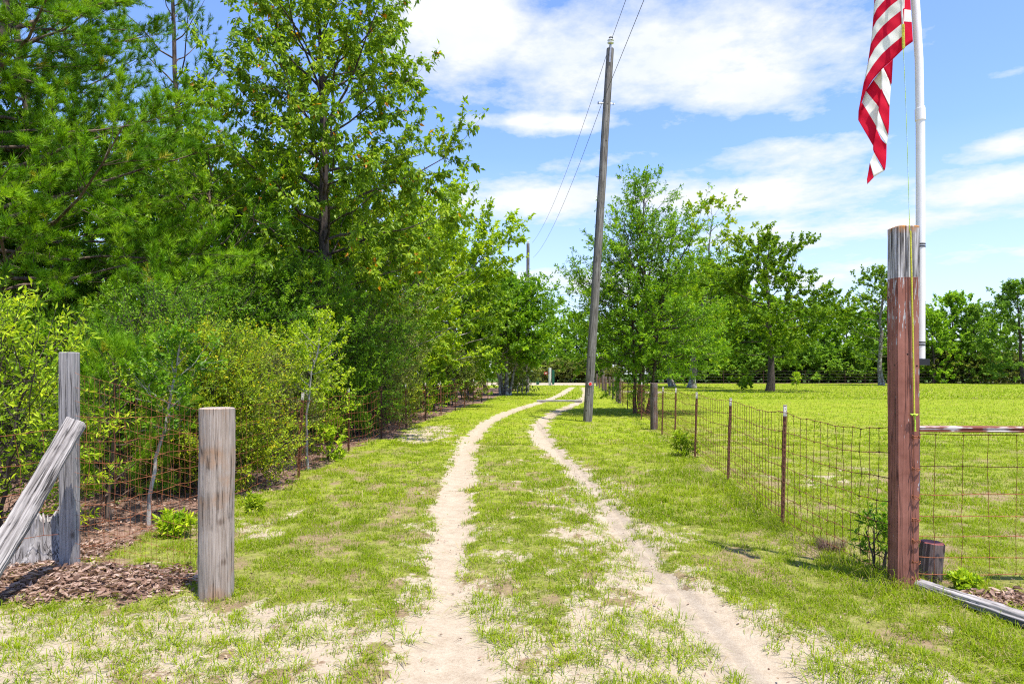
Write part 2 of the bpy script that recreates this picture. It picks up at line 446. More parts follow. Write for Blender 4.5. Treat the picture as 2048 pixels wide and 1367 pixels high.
def ground_mat():
    m, g, out = new_mat('sandy_grassland')
    geo = g.n('ShaderNodeNewGeometry'); pos = geo.outputs['Position']
    def at(n):
        a = g.n('ShaderNodeAttribute'); a.attribute_name = n; return a.outputs['Fac']
    sand, litter, dirt = at('sand'), at('litter'), at('dirt')
    n1 = g.noise(pos, 9, 6, 0.6); n2 = g.noise(pos, 60, 5, 0.65); n3 = g.noise(pos, 1.3, 4); n4 = g.noise(pos, 240, 3, 0.6)
    nf = g.noise(pos, 0.23, 4)
    fine = g.math('ADD', g.math('MULTIPLY', n1, 0.5), g.math('MULTIPLY', n2, 0.5))
    mott = g.math('ADD', g.math('MULTIPLY', n1, 0.35), g.math('ADD', g.math('MULTIPLY', g.noise(pos, 24, 5, 0.62), 0.4), g.math('MULTIPLY', n2, 0.25)))
    mott0 = mott
    sandc = g.ramp(fine, [(0.3, (0.280, 0.214, 0.144)), (0.5, (0.385, 0.312, 0.224)), (0.7, (0.46, 0.385, 0.288))])
    n5 = g.noise(pos, 26, 4, 0.7)
    sandc = g.mix(g.math('MULTIPLY', g.rng(n5, 0.56, 0.70), 0.30), sandc, (0.20, 0.14, 0.095, 1))
    sandc = g.mix(g.math('MULTIPLY', g.rng(n4, 0.56, 0.64), 0.5), sandc, (0.17, 0.12, 0.08, 1))
    turf = g.ramp(fine, [(0.30, (0.100, 0.150, 0.010)), (0.5, (0.195, 0.250, 0.012)), (0.72, (0.275, 0.305, 0.020))])
    turf = g.mix(g.rng(nf, 0.42, 0.66, 0.0, 0.55), turf, (0.260, 0.270, 0.026, 1))
    soil = g.ramp(mott0, [(0.34, (0.085, 0.080, 0.022)), (0.5, (0.190, 0.190, 0.045)), (0.62, (0.30, 0.255, 0.12))])
    # close to, the blades stand on soil; far off the sheet itself is the turf
    sp = g.n('ShaderNodeSeparateXYZ'); g.t.links.new(pos, sp.inputs[0])
    far = g.rng(sp.outputs[1], 4.0, 22.0, 0.10, 0.94)
    tf = g.rng(g.math('ADD', n1, g.math('MULTIPLY', far, 0.55)), 0.60, 0.86)
    base = g.mix(tf, soil, turf)
    base = g.mix(g.math('MULTIPLY', dirt, 0.9), base, g.ramp(fine, [(0.3, (0.13, 0.075, 0.05)), (0.6, (0.29, 0.19, 0.135)), (0.8, (0.40, 0.29, 0.22))]))
    sf = g.rng(g.math('ADD', sand, g.math('MULTIPLY', g.math('SUBTRACT', mott, 0.5), 2.3)), 0.44, 0.60)
    col = g.mix(sf, base, sandc)
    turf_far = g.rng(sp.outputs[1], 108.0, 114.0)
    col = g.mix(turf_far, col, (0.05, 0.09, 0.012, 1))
    lc = g.ramp(n2, [(0.3, (0.06, 0.032, 0.022)), (0.5, (0.20, 0.12, 0.085)), (0.7, (0.34, 0.23, 0.175))])
    litter = g.math('MULTIPLY', litter, g.math('SUBTRACT', 1.0, turf_far))
    lf = g.rng(g.math('ADD', litter, g.math('MULTIPLY', g.math('SUBTRACT', n1, 0.5), 0.9)), 0.40, 0.60)
    col = g.mix(lf, col, lc)
    h = g.math('ADD', g.math('MULTIPLY', n1, 0.5), g.math('ADD', g.math('MULTIPLY', n2, 0.35), g.math('MULTIPLY', n4, 0.12)))
    principled(g, out, col, 0.95, h, 0.7, 0.03, spec=0.08)
    return m


M['ground'] = ground_mat()

# ------------------------------------------------------------------ the ground: masks as functions of place
def poly_px(tab): return np.array([(PX(x, GY(y)), GY(y)) for x, y in tab])


RUT_L = poly_px([(900, 1367), (884, 1260), (893, 1150), (905, 1060), (913, 990), (922, 930), (934, 890), (955, 860), (985, 838), (1020, 823), (1060, 810), (1100, 798), (1122, 789), (1135, 780), (1145, 774)])
RUT_R = poly_px([(1565, 1367), (1478, 1290), (1405, 1230), (1310, 1145), (1240, 1060), (1205, 1000), (1165, 950), (1112, 905), (1082, 878), (1076, 858), (1085, 840), (1110, 824), (1150, 808), (1166, 797), (1172, 784), (1165, 774)])
RUT_L = np.concatenate([[[-0.38, -6.0], [-0.37, 1.5]], RUT_L])
d0 = RUT_R[0] - RUT_R[2]
RUT_R = np.concatenate([[RUT_R[0] + d0 * 6], RUT_R])


def chaikin(P, k=2):
    for _ in range(k):
        Q = np.empty((2 * len(P) - 2, 2)); Q[0::2] = P[:-1] * 0.75 + P[1:] * 0.25; Q[1::2] = P[:-1] * 0.25 + P[1:] * 0.75
        P = np.concatenate([P[:1], Q, P[-1:]])
    return P


RUT_L, RUT_R = chaikin(RUT_L), chaikin(RUT_R)


def dist_poly(x, y, P):
    best = np.full(x.shape, 1e9); 
    for a, b in zip(P[:-1], P[1:]):
        d = b - a; L2 = d @ d
        t = np.clip(((x - a[0]) * d[0] + (y - a[1]) * d[1]) / L2, 0, 1)
        best = np.minimum(best, np.hypot(x - a[0] - t * d[0], y - a[1] - t * d[1]))
    return best


FENCE_L = np.array([(-4.3, 3.0), (-3.42, 5.25), (-3.16, 10.1), (-3.27, 13.65), (-3.06, 16), (-2.95, 19), (-2.8, 22), (-2.6, 25), (-2.28, 27.5), (-2.09, 30), (-1.89, 33), (-1.6, 36), (-1.37, 39), (-0.9, 45), (0.2, 60), (1.5, 78)])
def fence_lx(y): return np.interp(y, FENCE_L[:, 1], FENCE_L[:, 0])
def fence_rx(y): return 2.06 + 0.098 * y


def gauss(x, y, cx, cy, sx, sy): return np.exp(-((x - cx) / sx) ** 2 - ((y - cy) / sy) ** 2)


def masks(x, y):
    dl = dist_poly(x, y, RUT_L); dr = dist_poly(x, y, RUT_R)
    wl = np.interp(y, [3, 5, 8, 14, 30, 80], [0.24, 0.19, 0.215, 0.23, 0.26, 0.35])
    wr = np.interp(y, [3, 4.6, 5.3, 8, 11, 14, 22, 40, 80], [0.25, 0.22, 0.13, 0.11, 0.14, 0.22, 0.25, 0.2, 0.25])
    e = fbm(x * 3.2, y * 1.7, 1, 4) - 0.5; e2 = fbm(x * 11, y * 6, 9, 3) - 0.5
    rl = (wl - dl) / 0.20 + 0.5 + e * 1.6 + e2 * 1.3
    rr = (wr - dr) / 0.24 + 0.52 + e * 1.5 + e2 * 1.5
    rut = np.clip(np.maximum(rl, rr), 0, 1)
    patch = 0.30 * fbm(x * 1.6 + 40, y * 1.1, 14, 4) + 0.38 * fbm(x * 4.2 + 11, y * 3.4, 17, 3) + 0.32 * fbm(x * 13 + 3, y * 8, 37, 3)
    track = np.exp(-np.minimum(dl, dr) ** 2 / 0.5 ** 2)
    mid = np.exp(-((x - 0.45 - 0.03 * y) / 0.9) ** 2) * sstep(15, 4, y)
    front = sstep(4.9, 3.5, y)
    bias = -0.195 + 0.16 * track * sstep(18, 6, y) + 0.17 * mid + 0.165 * front
    bias = bias + 0.36 * gauss(x, y, -2.9, 3.95, 1.7, 0.6) - 0.10 * gauss(x, y, -1.0, 3.45, 0.9, 0.35)
    bias = bias + 0.62 * gauss(x, y, -2.15, 17.6, 0.55, 2.4) + 0.30 * gauss(x, y, -2.6, 6.6, 0.35, 0.6) + 0.34 * gauss(x, y, -2.30, 6.6, 0.15, 0.14)
    bias = bias + 0.12 * gauss(x, y, 4.5, 9.5, 1.5, 1.0) + 0.13 * gauss(x, y, 6, 11, 2.5, 1.2) + 0.40 * gauss(x, y, 10.5, 55, 2.4, 6)
    bias = np.where(x > fence_rx(y) + 0.2, bias - 0.05, bias)
    sand = np.clip((patch - 0.5 + bias) * 3.0 + 0.5, 0, 0.90)
    sand = np.maximum(sand, rut)
    road = sstep(83, 86, y + e * 5 + 0.0 * x) * sstep(105, 103, y + e * 3) * sstep(11.8, 9.8, x)
    road = np.maximum(road, sstep(100.5, 101.5, y) * sstep(105, 104, y) * 0.9)
    sand = np.maximum(sand, road)
    # dead leaves: in the wood, round the left gate post, along the log on the right, far verge
    lx = fence_lx(y)
    wood = sstep(0.30, -0.35, x - lx + (fbm(x * 1.3, y * 1.3, 22, 3) - 0.5) * 1.3) * sstep(5.0, 6.0, y + 0.0 * x) * sstep(75, 65, y)
    heap = sstep(0.36, 0.66, gauss(x, y, -3.15, 4.98, 1.15, 0.52) + e * 0.5 + e2 * 0.35) * (x < -1.95)
    heap = np.maximum(heap, (x < -3.5) * sstep(4.1, 4.6, y) * sstep(80, 70, y))
    heap2 = sstep(0.35, 0.6, gauss(x, y, 3.75, 4.62, 0.8, 0.22) + e * 0.35) * (x > 3.0)
    verge = sstep(97.5, 99, y + e * 3) * (x > 11) + sstep(104, 105.5, y + e * 3)
    litter = np.clip(wood * 0.95 + heap + heap2 + verge, 0, 1)
    litter = np.where(gauss(x, y, -2.45, 6.9, 0.55, 1.1) > 0.4, litter * 0.45, litter)
    dirt = np.clip(gauss(x, y, -1.15, 3.55, 1.3, 0.5) * 1.5 * (patch + 0.15) + 0.8 * sstep(0.54, 0.66, fbm(x * 3.1 + 9, y * 2.0, 31, 4)) * sstep(30, 6, y) + 0.5 * gauss(x, y, 3.1, 5.9, 0.3, 1.2), 0, 1)
    return sand, litter, dirt, rut, road


def gz(x, y, full=True):
    x = np.asarray(x, float); y = np.asarray(y, float)
    dl = dist_poly(x, y, RUT_L); dr = dist_poly(x, y, RUT_R)
    z = -0.035 * np.exp(-(np.minimum(dl, dr) / 0.2) ** 2)
    near = sstep(40, 12, y)
    z = z + near * 0.05 * (fbm(x * 0.9, y * 0.9, 41, 3) - 0.5) + near * 0.022 * (fbm(x * 6, y * 6, 44, 3) - 0.5)
    z = z + 0.06 * gauss(x, y, -3.2, 5.0, 1.0, 0.35)
    return z


xs = np.unique(np.concatenate([np.arange(-5.4, 5.4, 0.028), np.sinh(np.linspace(-1, 1, 241) * 5.6) * 2.9 * 1.0]))
ys = np.concatenate([np.linspace(-60, 1.5, 22), np.arange(1.6, 7.0, 0.028), 7.0 * np.exp(np.linspace(0, math.log(120 / 7.0), 420)), np.linspace(125, 700, 40)])
GX, GYY = np.meshgrid(xs, ys)
gx, gy = GX.ravel(), GYY.ravel()
sand, litter, dirt, rut, road = masks(gx, gy)
gzv = gz(gx, gy)
nx, ny = len(xs), len(ys)
idx = np.arange(nx * ny).reshape(ny, nx)
quads = np.stack([idx[:-1, :-1], idx[:-1, 1:], idx[1:, 1:], idx[1:, :-1]], -1).reshape(-1, 4)
fr = rut[quads].mean(1) * sand[quads].mean(1); frd = road[quads].mean(1)
fy = gy[quads].mean(1)
is_road = frd > 0.45
is_rut = (fr > 0.5) & ~is_road & (fy > -4) & (fy < 90)


def ground_piece(name, sel, kind, label, cat):
    q = quads[sel]
    used, inv = np.unique(q, return_inverse=True)
    mb = MB()
    mb.add(np.stack([gx[used], gy[used], gzv[used]], -1), inv.reshape(-1, 4))
    o = mb.build(name, M['ground'], smooth=True)
    for nm, arr in (('sand', sand), ('litter', litter), ('dirt', dirt)):
        a = o.data.attributes.new(nm, 'FLOAT', 'POINT'); a.data.foreach_set('value', arr[used].astype(np.float32))
    tag(o, label, cat, None, kind)
    return o


ground_piece('ground', ~(is_road | is_rut), 'structure', 'patchy green turf and sandy soil of the lane verges and field', 'ground')
ground_piece('track', is_rut, 'structure', 'two pale sandy wheel ruts curving away through the grass', 'track')
ground_piece('dirt_road', is_road, 'structure', 'pale sand road crossing beyond the far end of the track', 'dirt road')

# ------------------------------------------------------------------ grass
rng = np.random.default_rng(11)


def grass_layer(mb, n, y0, y1, hm, wm, xl, xr, ypow=1.0):
    u = rng.random(n)
    y = y0 + (y1 - y0) * u ** ypow
    x = rng.uniform(-1, 1, n); lo, hi = xl(y), xr(y)
    x = lo + (hi - lo) * (x + 1) / 2
    s, l, d, r, rd = masks(x, y)
    cl = fbm(x * 5, y * 5, 51, 3); cl2 = fbm(x * 0.8, y * 0.8, 55, 3)
    dens = np.clip(1.12 - 1.25 * s - 1.1 * l - 0.65 * d, 0.0, 1) ** 1.3 * np.clip((cl - 0.38) * 3.6, 0.05, 1)
    tuft = np.clip((fbm(x * 9, y * 9, 57, 2) - 0.52) * 5, 0, 1)
    dens = np.maximum(dens, (0.02 + 0.30 * tuft) * (1 - np.clip(r * 1.25, 0, 1)) * (l < 0.5) * (rd < 0.2))
    dens = np.maximum(dens, 0.008 * (r < 0.8))
    dens = np.where(rd > 0.3, 0, dens)
    k = rng.random(n) < dens
    x, y, cl, cl2 = x[k], y[k], cl[k], cl2[k]
    n = len(x)
    z = gz(x, y) - 0.006
    tall = 1 + 0.9 * gauss(x, y, 1.6, 9.5, 0.9, 2.8) + 1.6 * gauss(x, y, 2.75, 8.0, 0.25, 5.0) + 1.5 * gauss(x, y, 2.72, 4.95, 0.3, 0.22) + 0.9 * gauss(x, y, 3.6, 4.5, 0.8, 0.15) + 0.6 * gauss(x, y, -1.95, 4.7, 0.2, 0.2)
    h = hm * rng.lognormal(0, 0.38, n) * (0.55 + 0.9 * cl) * tall
    w = wm * rng.uniform(0.6, 1.3, n)
    az = rng.uniform(0, 2 * PI, n); lean = rng.uniform(0.2, 1.45, n)
    dx, dy = np.cos(az), np.sin(az)
    b = np.stack([x, y, z], -1)
    ld = np.stack([dx, dy, np.zeros(n)], -1)
    face = az + PI / 2 + rng.normal(0, 0.5, n)
    sd = np.stack([np.cos(face), np.sin(face), np.zeros(n)], -1)
    up = np.array([0, 0, 1.0])
    m1 = b + ld * (h * lean * 0.35)[:, None] + up * (h * (0.62 - 0.12 * lean))[:, None]
    tp = b + ld * (h * lean * 0.95)[:, None] + up * (h * np.maximum(0.12, 1.0 - 0.60 * lean))[:, None]
    V = np.stack([b - sd * w[:, None] / 2, b + sd * w[:, None] / 2, m1 + sd * w[:, None] * 0.4, m1 - sd * w[:, None] * 0.4, tp], 1)
    i = (np.arange(n) * 5)[:, None]
    tone = np.clip(0.20 + 0.55 * cl2 + rng.normal(0, 0.15, n), 0, 0.92)
    tone = np.where(rng.random(n) < 0.13, 1.0, tone)
    vv = V.reshape(-1, 3)
    mb.add(vv, np.concatenate([i + np.array([[0, 1, 2, 3]])]), 0, tone)
    mb.V.append(np.zeros((0, 3), np.float32)); mb.Fs.append((i + np.array([[3, 2, 4]]) + mb.n - len(vv)).astype(np.int32)); mb.M.append(np.zeros(n, np.int32)); mb.T.append(tone.astype(np.float32))


def tuft_layer(mb, nt, y0, y1, xl, xr, hm, wm, spread):
    y = y0 + (y1 - y0) * rng.random(nt) ** 1.3; lo, hi = xl(y), xr(y); x = lo + (hi - lo) * rng.random(nt)
    s, l, d, r, rd = masks(x, y)
    k = (rng.random(nt) < np.clip(0.25 + s - 0.3 * d, 0, 1)) & (r < 0.55) & (l < 0.45)
    x, y = x[k], y[k]; nb_ = rng.integers(10, 34, len(x))
    X_ = np.repeat(x, nb_); Y_ = np.repeat(y, nb_); n = len(X_)
    big = np.repeat(rng.lognormal(0, 0.35, len(x)), nb_); ct = np.repeat(rng.normal(0.5, 0.16, len(x)), nb_)
    az = rng.uniform(0, 2 * PI, n); q = rng.random(n) ** 0.7 * spread * big
    X_ = X_ + np.cos(az) * q; Y_ = Y_ + np.sin(az) * q
    b = np.stack([X_, Y_, gz(X_, Y_) - 0.004], -1); h = hm * rng.lognormal(0, 0.3, n) * (0.6 + 0.5 * big); az2 = az + rng.normal(0, 0.6, n)
    ld = np.stack([np.cos(az2), np.sin(az2), 0 * az], -1); sd_ = np.stack([-np.sin(az2), np.cos(az2), 0 * az], -1); up = np.array([0, 0, 1.0])
    ln_ = rng.uniform(0.4, 1.5, n); w = wm * rng.uniform(0.7, 1.3, n)
    m1 = b + ld * (h * ln_ * 0.4)[:, None] + up * (h * (0.62 - 0.14 * ln_))[:, None]; tp = b + ld * (h * ln_)[:, None] + up * (h * np.maximum(0.08, 1.0 - 0.62 * ln_))[:, None]
    V = np.stack([b - sd_ * w[:, None] / 2, b + sd_ * w[:, None] / 2, m1 + sd_ * w[:, None] * 0.4, m1 - sd_ * w[:, None] * 0.4, tp], 1).reshape(-1, 3)
    i = (np.arange(n) * 5)[:, None]; tone = np.clip(ct + rng.normal(0, 0.13, n), 0, 0.92); tone = np.where(rng.random(n) < 0.10, 1.0, tone)
    mb.add(V, i + np.array([[0, 1, 2, 3]]), 0, tone)
    mb.V.append(np.zeros((0, 3), np.float32)); mb.Fs.append((i + np.array([[3, 2, 4]]) + mb.n - len(V)).astype(np.int32)); mb.M.append(np.zeros(n, np.int32)); mb.T.append(tone.astype(np.float32))


gb = MB()
tuft_layer(gb, 5200, 2.5, 8.5, lambda y: np.maximum(-(0.85 * y + 1.0), fence_lx(y) - 0.3), lambda y: 0.85 * y + 0.8, 0.055, 0.0042, 0.065)
tuft_layer(gb, 5000, 8.0, 22, lambda y: fence_lx(y), lambda y: 0.8 * y + 1, 0.06, 0.008, 0.10)
left = lambda y: np.maximum(-(0.85 * y + 1.0), fence_lx(y) - 0.5)
grass_layer(gb, 640000, 2.5, 7.2, 0.034, 0.0040, left, lambda y: 0.85 * y + 0.8)
grass_layer(gb, 380000, 7.0, 15, 0.042, 0.0068, left, lambda y: 0.85 * y + 0.8, 1.2)
grass_layer(gb, 190000, 14.5, 42, 0.052, 0.014, left, lambda y: 0.80 * y + 1, 1.5)
grass_layer(gb, 120000, 40, 98, 0.075, 0.045, lambda y: fence_lx(y) - 1, lambda y: 0.78 * y + 3, 1.3)
tag(gb.build('grass', M['grass']), 'short bright yellow green grass over the lane verges and field', 'grass', kind='stuff')

# ------------------------------------------------------------------ dead leaves
def litter_layer(name, pts, label, smin=0.05, smax=0.10, heap=0.05):
    n = len(pts); x, y = pts[:, 0], pts[:, 1]
    b = np.stack([x, y, gz(x, y) + rng.random(n) ** 2 * heap + 0.004], -1)
    a = nrm(np.stack([rng.normal(0, 1, n), rng.normal(0, 1, n), rng.normal(0, 0.28, n)], -1))
    nn = nrm(np.stack([rng.normal(0, 0.33, n), rng.normal(0, 0.33, n), np.ones(n)], -1))
    s_ = nrm(np.cross(a, nn)); nn = np.cross(s_, a)
    L = rng.uniform(smin, smax, n)[:, None]; W = L * rng.uniform(0.10, 0.25, (n, 1)); c = L * rng.uniform(-0.15, 0.32, (n, 1))
    V = np.stack([b - a * L / 2 + nn * c * 0.6, b - a * L * .1 + s_ * W + nn * c, b + a * L * .22 + s_ * W * .8 + nn * c * .7, b + a * L / 2 + nn * c * .9,
                  b + a * L * .22 - s_ * W * .8 + nn * c * .7, b - a * L * .1 - s_ * W + nn * c, b + nn * 0.0], 1)
    V[:, :, 2] = np.maximum(V[:, :, 2], b[:, 2:3] - 0.004)
    i = (np.arange(n) * 7)[:, None]
    mb = MB(); tone = rng.random(n) ** 0.8
    V2 = V.reshape(-1, 3)
    Fc = np.concatenate([i + np.array([[0, 6, 1, 1]])[:, :3] * 1, i + np.array([[1, 6, 2]]), i + np.array([[2, 6, 3]]), i + np.array([[3, 6, 4]]), i + np.array([[4, 6, 5]]), i + np.array([[5, 6, 0]])])
    mb.add(V2, Fc[:, ::-1], 0, np.tile(tone, 6))
    k_ = n // 2 if heap > 0.025 else n // 8                        # pine needles and twigs among the leaves
    A = b[:k_] + rng.normal(0, 0.03, (k_, 3)) * np.array([1, 1, 0.1]); az = rng.uniform(0, 2 * PI, k_); ln = rng.uniform(0.025, 0.06, k_)
    B = A + np.stack([np.cos(az) * ln, np.sin(az) * ln, rng.normal(0, 0.12, k_) * ln], -1)
    segs(mb, A, B, 0.0011, 0.0008, 3, tone=rng.random(k_) * 0.7)
    tag(mb.build(name, M['litter']), label, 'dead leaves', kind='stuff')


def scatter(n, x0, x1, y0, y1):
    p = np.stack([rng.uniform(x0, x1, n), rng.uniform(y0, y1, n)], -1)
    l = masks(p[:, 0], p[:, 1])[1]
    return p[rng.random(n) < np.clip(l * 1.1 - 0.06, 0.0, 1)]


litter_layer('fallen_leaves', scatter(11000, -5.2, -1.75, 4.0, 6.2), 'brown dead leaves heaped along the foot of the left gate posts', 0.035, 0.085, 0.03)
q_ = np.stack([rng.uniform(-3.4, 4.5, 1500), 2.6 + 9 * rng.random(1500) ** 1.4], -1); q_ = q_[(q_[:, 0] > fence_lx(q_[:, 1])) & (np.abs(q_[:, 0]) < 0.85 * q_[:, 1])]
litter_layer('fallen_leaves', q_, 'stray dry leaf bits strewn over the grass and ruts', 0.012, 0.038, 0.02)
litter_layer('fallen_leaves', scatter(4200, 2.9, 5.4, 4.0, 5.1), 'brown dead leaves drifted behind the grey log on the right', 0.035, 0.085, 0.035)
litter_layer('fallen_leaves', scatter(26000, -8, -1.0, 6.0, 26), 'brown dead leaves on the woodland floor behind the left fence', 0.035, 0.09, 0.04)

# ------------------------------------------------------------------ trees and shrubs
def poly_at(P, u):
    n = len(P) - 1; f = np.clip(u, 0, 1) * n; i = np.minimum(f.astype(int), n - 1); t = (f - i)[:, None]
    return P[i] * (1 - t) + P[i + 1] * t, nrm(P[i + 1] - P[i])


def grow(seed, H, r0, prof, n1, cb=0.2, elev=(10, 65), k2=2.2, k3=7.0, twig=(0.15, 0.4), stems=None, curve=0.25, len2=0.5, flat=0.6,
         leaf=dict(n=8, L=0.09, W=0.45, droop=0.3), needle=None, push=(0, 0), twigs=True, wander=0.05, bare=0.2, back=1.0, azf=None):
    """a tree: stems, limbs, branches, twigs and leaves; returns (wood, foliage) mesh builders in metres about the tree's foot"""
    rs = np.random.default_rng(seed)
    wood, fol = MB(), MB()
    stems = stems or [(0, 0, 0, 0, 1.0)]
    TS, TD, TL, CT = [], [], [], []
    for (sx, sy, lx, ly, hf) in stems:
        n = 14; f = np.linspace(0, 1, n); h = H * hf
        w = np.cumsum(rs.normal(0, wander * h / n * 2.0, (n, 2)), axis=0); w[0] = 0
        P = np.stack([sx + lx * f ** 1.2 + w[:, 0], sy + ly * f ** 1.2 + w[:, 1], h * 0.97 * f - 0.06 * (f == 0)], -1)
        r = r0 * hf * (1 - f) ** 0.75 * 0.9 + 0.008 + r0 * hf * 0.45 * np.exp(-f * 18)
        tube(wood, P, r, 8)
        m = max(3, int(n1 * hf / len(stems) ** 0.6))
        hs = cb + (1 - cb) * (np.arange(m) + rs.random(m)) / m
        az0 = rs.uniform(0, 2 * PI)
        for j, hfj in enumerate(hs):
            b, _ = poly_at(P, np.array([hfj])); b = b[0]
            az = az0 + j * 2.399 + rs.normal(0, 0.35)
            if azf is not None: az = azf(rs)
            q = (hfj - cb) / (1 - cb)
            R = prof(q) * rs.uniform(0.68, 1.18)
            e = math.radians(elev[0] + (elev[1] - elev[0]) * q + rs.normal(0, 9))
            L = max(0.12, R / max(0.35, math.cos(e)))
            L = max(0.10, min(L, H * 0.6, (H * 0.99 - b[2]) / max(0.15, math.sin(e) * 1.42 + curve * 0.65)))
            d = np.array([math.cos(az) * math.cos(e) + push[0] * 0.4, math.sin(az) * math.cos(e) + push[1] * 0.4, math.sin(e)])
            d /= np.linalg.norm(d)
            k = 7; t = np.linspace(0, 1, k)
            side = nrm(np.cross(d, np.array([0, 0, 1.0])))
            B = b + d * (L * t)[:, None] + np.array([0, 0, 1.0]) * (curve * L * (t ** 2 - t * 0.35))[:, None] + side * (rs.normal(0, 0.14) * L * t ** 2)[:, None]
            B[1:] += np.cumsum(rs.normal(0, 0.022 * L, (k - 1, 3)), axis=0)
            rb = min(0.45 * r0, 0.006 + 0.0095 * L) * (1 - t * 0.85)
            tube(wood, B, np.maximum(rb, 0.004), 5, cap=False)
            m2 = max(3, int(k2 * L)); u2 = np.sort(rs.uniform(bare, 1.0, m2)); u2[-1] = 1.0
            p2, t2 = poly_at(B, u2)
            for jj in range(m2):
                T = t2[jj]
                rv = rs.normal(0, 1, 3); rv[2] *= flat; rv -= T * (rv @ T); rv /= np.linalg.norm(rv) + 1e-9
                A = rs.uniform(0.5, 1.1) if u2[jj] < 0.98 else 0.15
                d2 = T * math.cos(A) + rv * math.sin(A)
                l2 = (len2 * L * (1.12 - u2[jj]) + 0.16 * L + 0.12) * rs.uniform(0.6, 1.15)
                l2 = min(l2, 2.2)
                tt = np.linspace(0, 1, 4)
                C = p2[jj] + d2 * (l2 * tt)[:, None] + np.array([0, 0, 1.0]) * (curve * 0.5 * l2 * tt ** 2)[:, None]
                C[1:] += np.cumsum(rs.normal(0, 0.03 * l2, (3, 3)), axis=0)
                tube(wood, C, np.maximum(0.0025, 0.006 * l2 ** 0.5 * (1 - tt * 0.8)), 3, cap=False)
                m3 = max(3, int(k3 * 1.5 * l2))
                u3 = rs.uniform(0.12, 1.0, m3); u3[-1] = 1.0
                p3, t3 = poly_at(C, u3)
                rv3 = rs.normal(0, 1, (m3, 3)); rv3[:, 2] *= flat
                a3 = rs.uniform(0.35, 1.0, (m3, 1)) * (u3[:, None] < 0.98)
                d3 = nrm(t3 * np.cos(a3) + nrm(rv3) * np.sin(a3) + np.array([0, 0, 0.40 if needle else 0.0]))
                TS.append(p3); TD.append(d3); TL.append(rs.uniform(twig[0], twig[1], m3)); CT.append(np.full(m3, rs.normal(0, 0.13)) + rs.normal(0, 0.05))
    S = np.concatenate(TS); D = np.concatenate(TD); L = np.concatenate(TL)[:, None]; ct = np.concatenate(CT)
    E = S + D * L
    if twigs: segs(wood, S, E, 0.0022, 0.0014, 3)
    n = len(S)
    if needle:
        k = needle['n']; N = n * k
        u = np.tile(np.linspace(0.22, 1.0, k), n) + rs.normal(0, 0.02, N)
        s_, d_, l_ = np.repeat(S, k, 0), np.repeat(D, k, 0), np.repeat(L, k, 0)
        p = s_ + d_ * l_ * u[:, None]
        rv = rs.normal(0, 1, (N, 3)); rv -= d_ * (rv * d_).sum(1, keepdims=True); rv = nrm(rv)
        a = rs.uniform(0.35, 1.25, (N, 1)) * (1.1 - 0.25 * u[:, None])
        nd = nrm(d_ * np.cos(a) + rv * np.sin(a) + np.array([0, 0, 0.12]))
        w = nrm(np.cross(nd, rs.normal(0, 1, (N, 3)))) * needle['W'] / 2
        ln = needle['L'] * rs.uniform(0.75, 1.15, (N, 1))
        V = np.stack([p - w, p + w, p + nd * ln], 1).reshape(-1, 3)
        tone = np.clip(0.48 + np.repeat(ct * 1.6 + rs.normal(0, 0.18, n), k) + rs.normal(0, 0.10, N), 0, 0.945)
        tone = np.where(np.repeat(rs.random(n) < needle.get('old', 0.03), k), 1.0, tone)
        fol.add(V, np.arange(N * 3).reshape(-1, 3), 0, tone)
    else:
        k = int(leaf['n'] * 1.5); N = n * k
        u = rs.uniform(0.1, 1.05, N)
        s_, d_, l_ = np.repeat(S, k, 0), np.repeat(D, k, 0), np.repeat(L, k, 0)
        p = s_ + d_ * l_ * u[:, None] + rs.normal(0, leaf.get('jit', 0.012), (N, 3))
        a = nrm(d_ * 0.55 + rs.normal(0, 0.6, (N, 3)) + np.array([0, 0, -leaf['droop']]))
        nn = nrm(np.array([0, 0, 1.0]) + np.array([0.06, -0.12, 0]) + rs.normal(0, leaf.get('tilt', 0.55) * 1.25, (N, 3)))
        s2 = nrm(np.cross(a, nn)); nn = np.cross(s2, a)
        ll = leaf['L'] * 1.12 * rs.uniform(0.5, 1.35, (N, 1)); ww = ll * leaf['W'] * 1.08 / 2
        fold = ww * 0.35
        V = np.stack([p, p + a * ll * 0.45 + s2 * ww + nn * fold, p + a * ll - nn * ll * 0.06, p + a * ll * 0.45 - s2 * ww + nn * fold], 1).reshape(-1, 3)
        i = (np.arange(N) * 4)[:, None]
        od = leaf.get('odd', 0.0)
        tone = np.clip(0.45 + np.repeat(ct + rs.normal(0, 0.08, n), k) + rs.normal(0, 0.17, N), 0, 0.90)
        if od: tone = np.where(rs.random(N) < od, 1.0, tone)
        fol.add(V, np.concatenate([i + np.array([[0, 2, 1]]), i + np.array([[0, 3, 2]])]), 0, np.tile(tone, 2))
    return wood, fol


def ellip(R, c=0.4, lo=0.35, hi=0.12):
    def f(q):
        if q < c: return R * (lo + (1 - lo) * math.sin(q / c * PI / 2))
        return R * (hi + (1 - hi) * math.cos((q - c) / (1 - c) * PI / 2) ** 0.8)
    return f


def cone(R, hi=0.06, p=0.85, low=0.75):
    def f(q): return R * (hi + (1 - hi) * (1 - q) ** p) * (low + (1 - low) * min(1, q * 5))
    return f


def tree(name, loc, label, cat, bark, leafm, group=None, rz=0, crown='crown', trunk='trunk', **kw):
    r = empty(name, (loc[0], loc[1], 0), label, cat, group, rz)
    w, f = grow(**kw)
    w.build(trunk, M[bark], r, smooth=True)
    f.build(crown, M[leafm], r)
    return r


NEED = dict(n=46, L=0.115, W=0.0095, old=0.008)
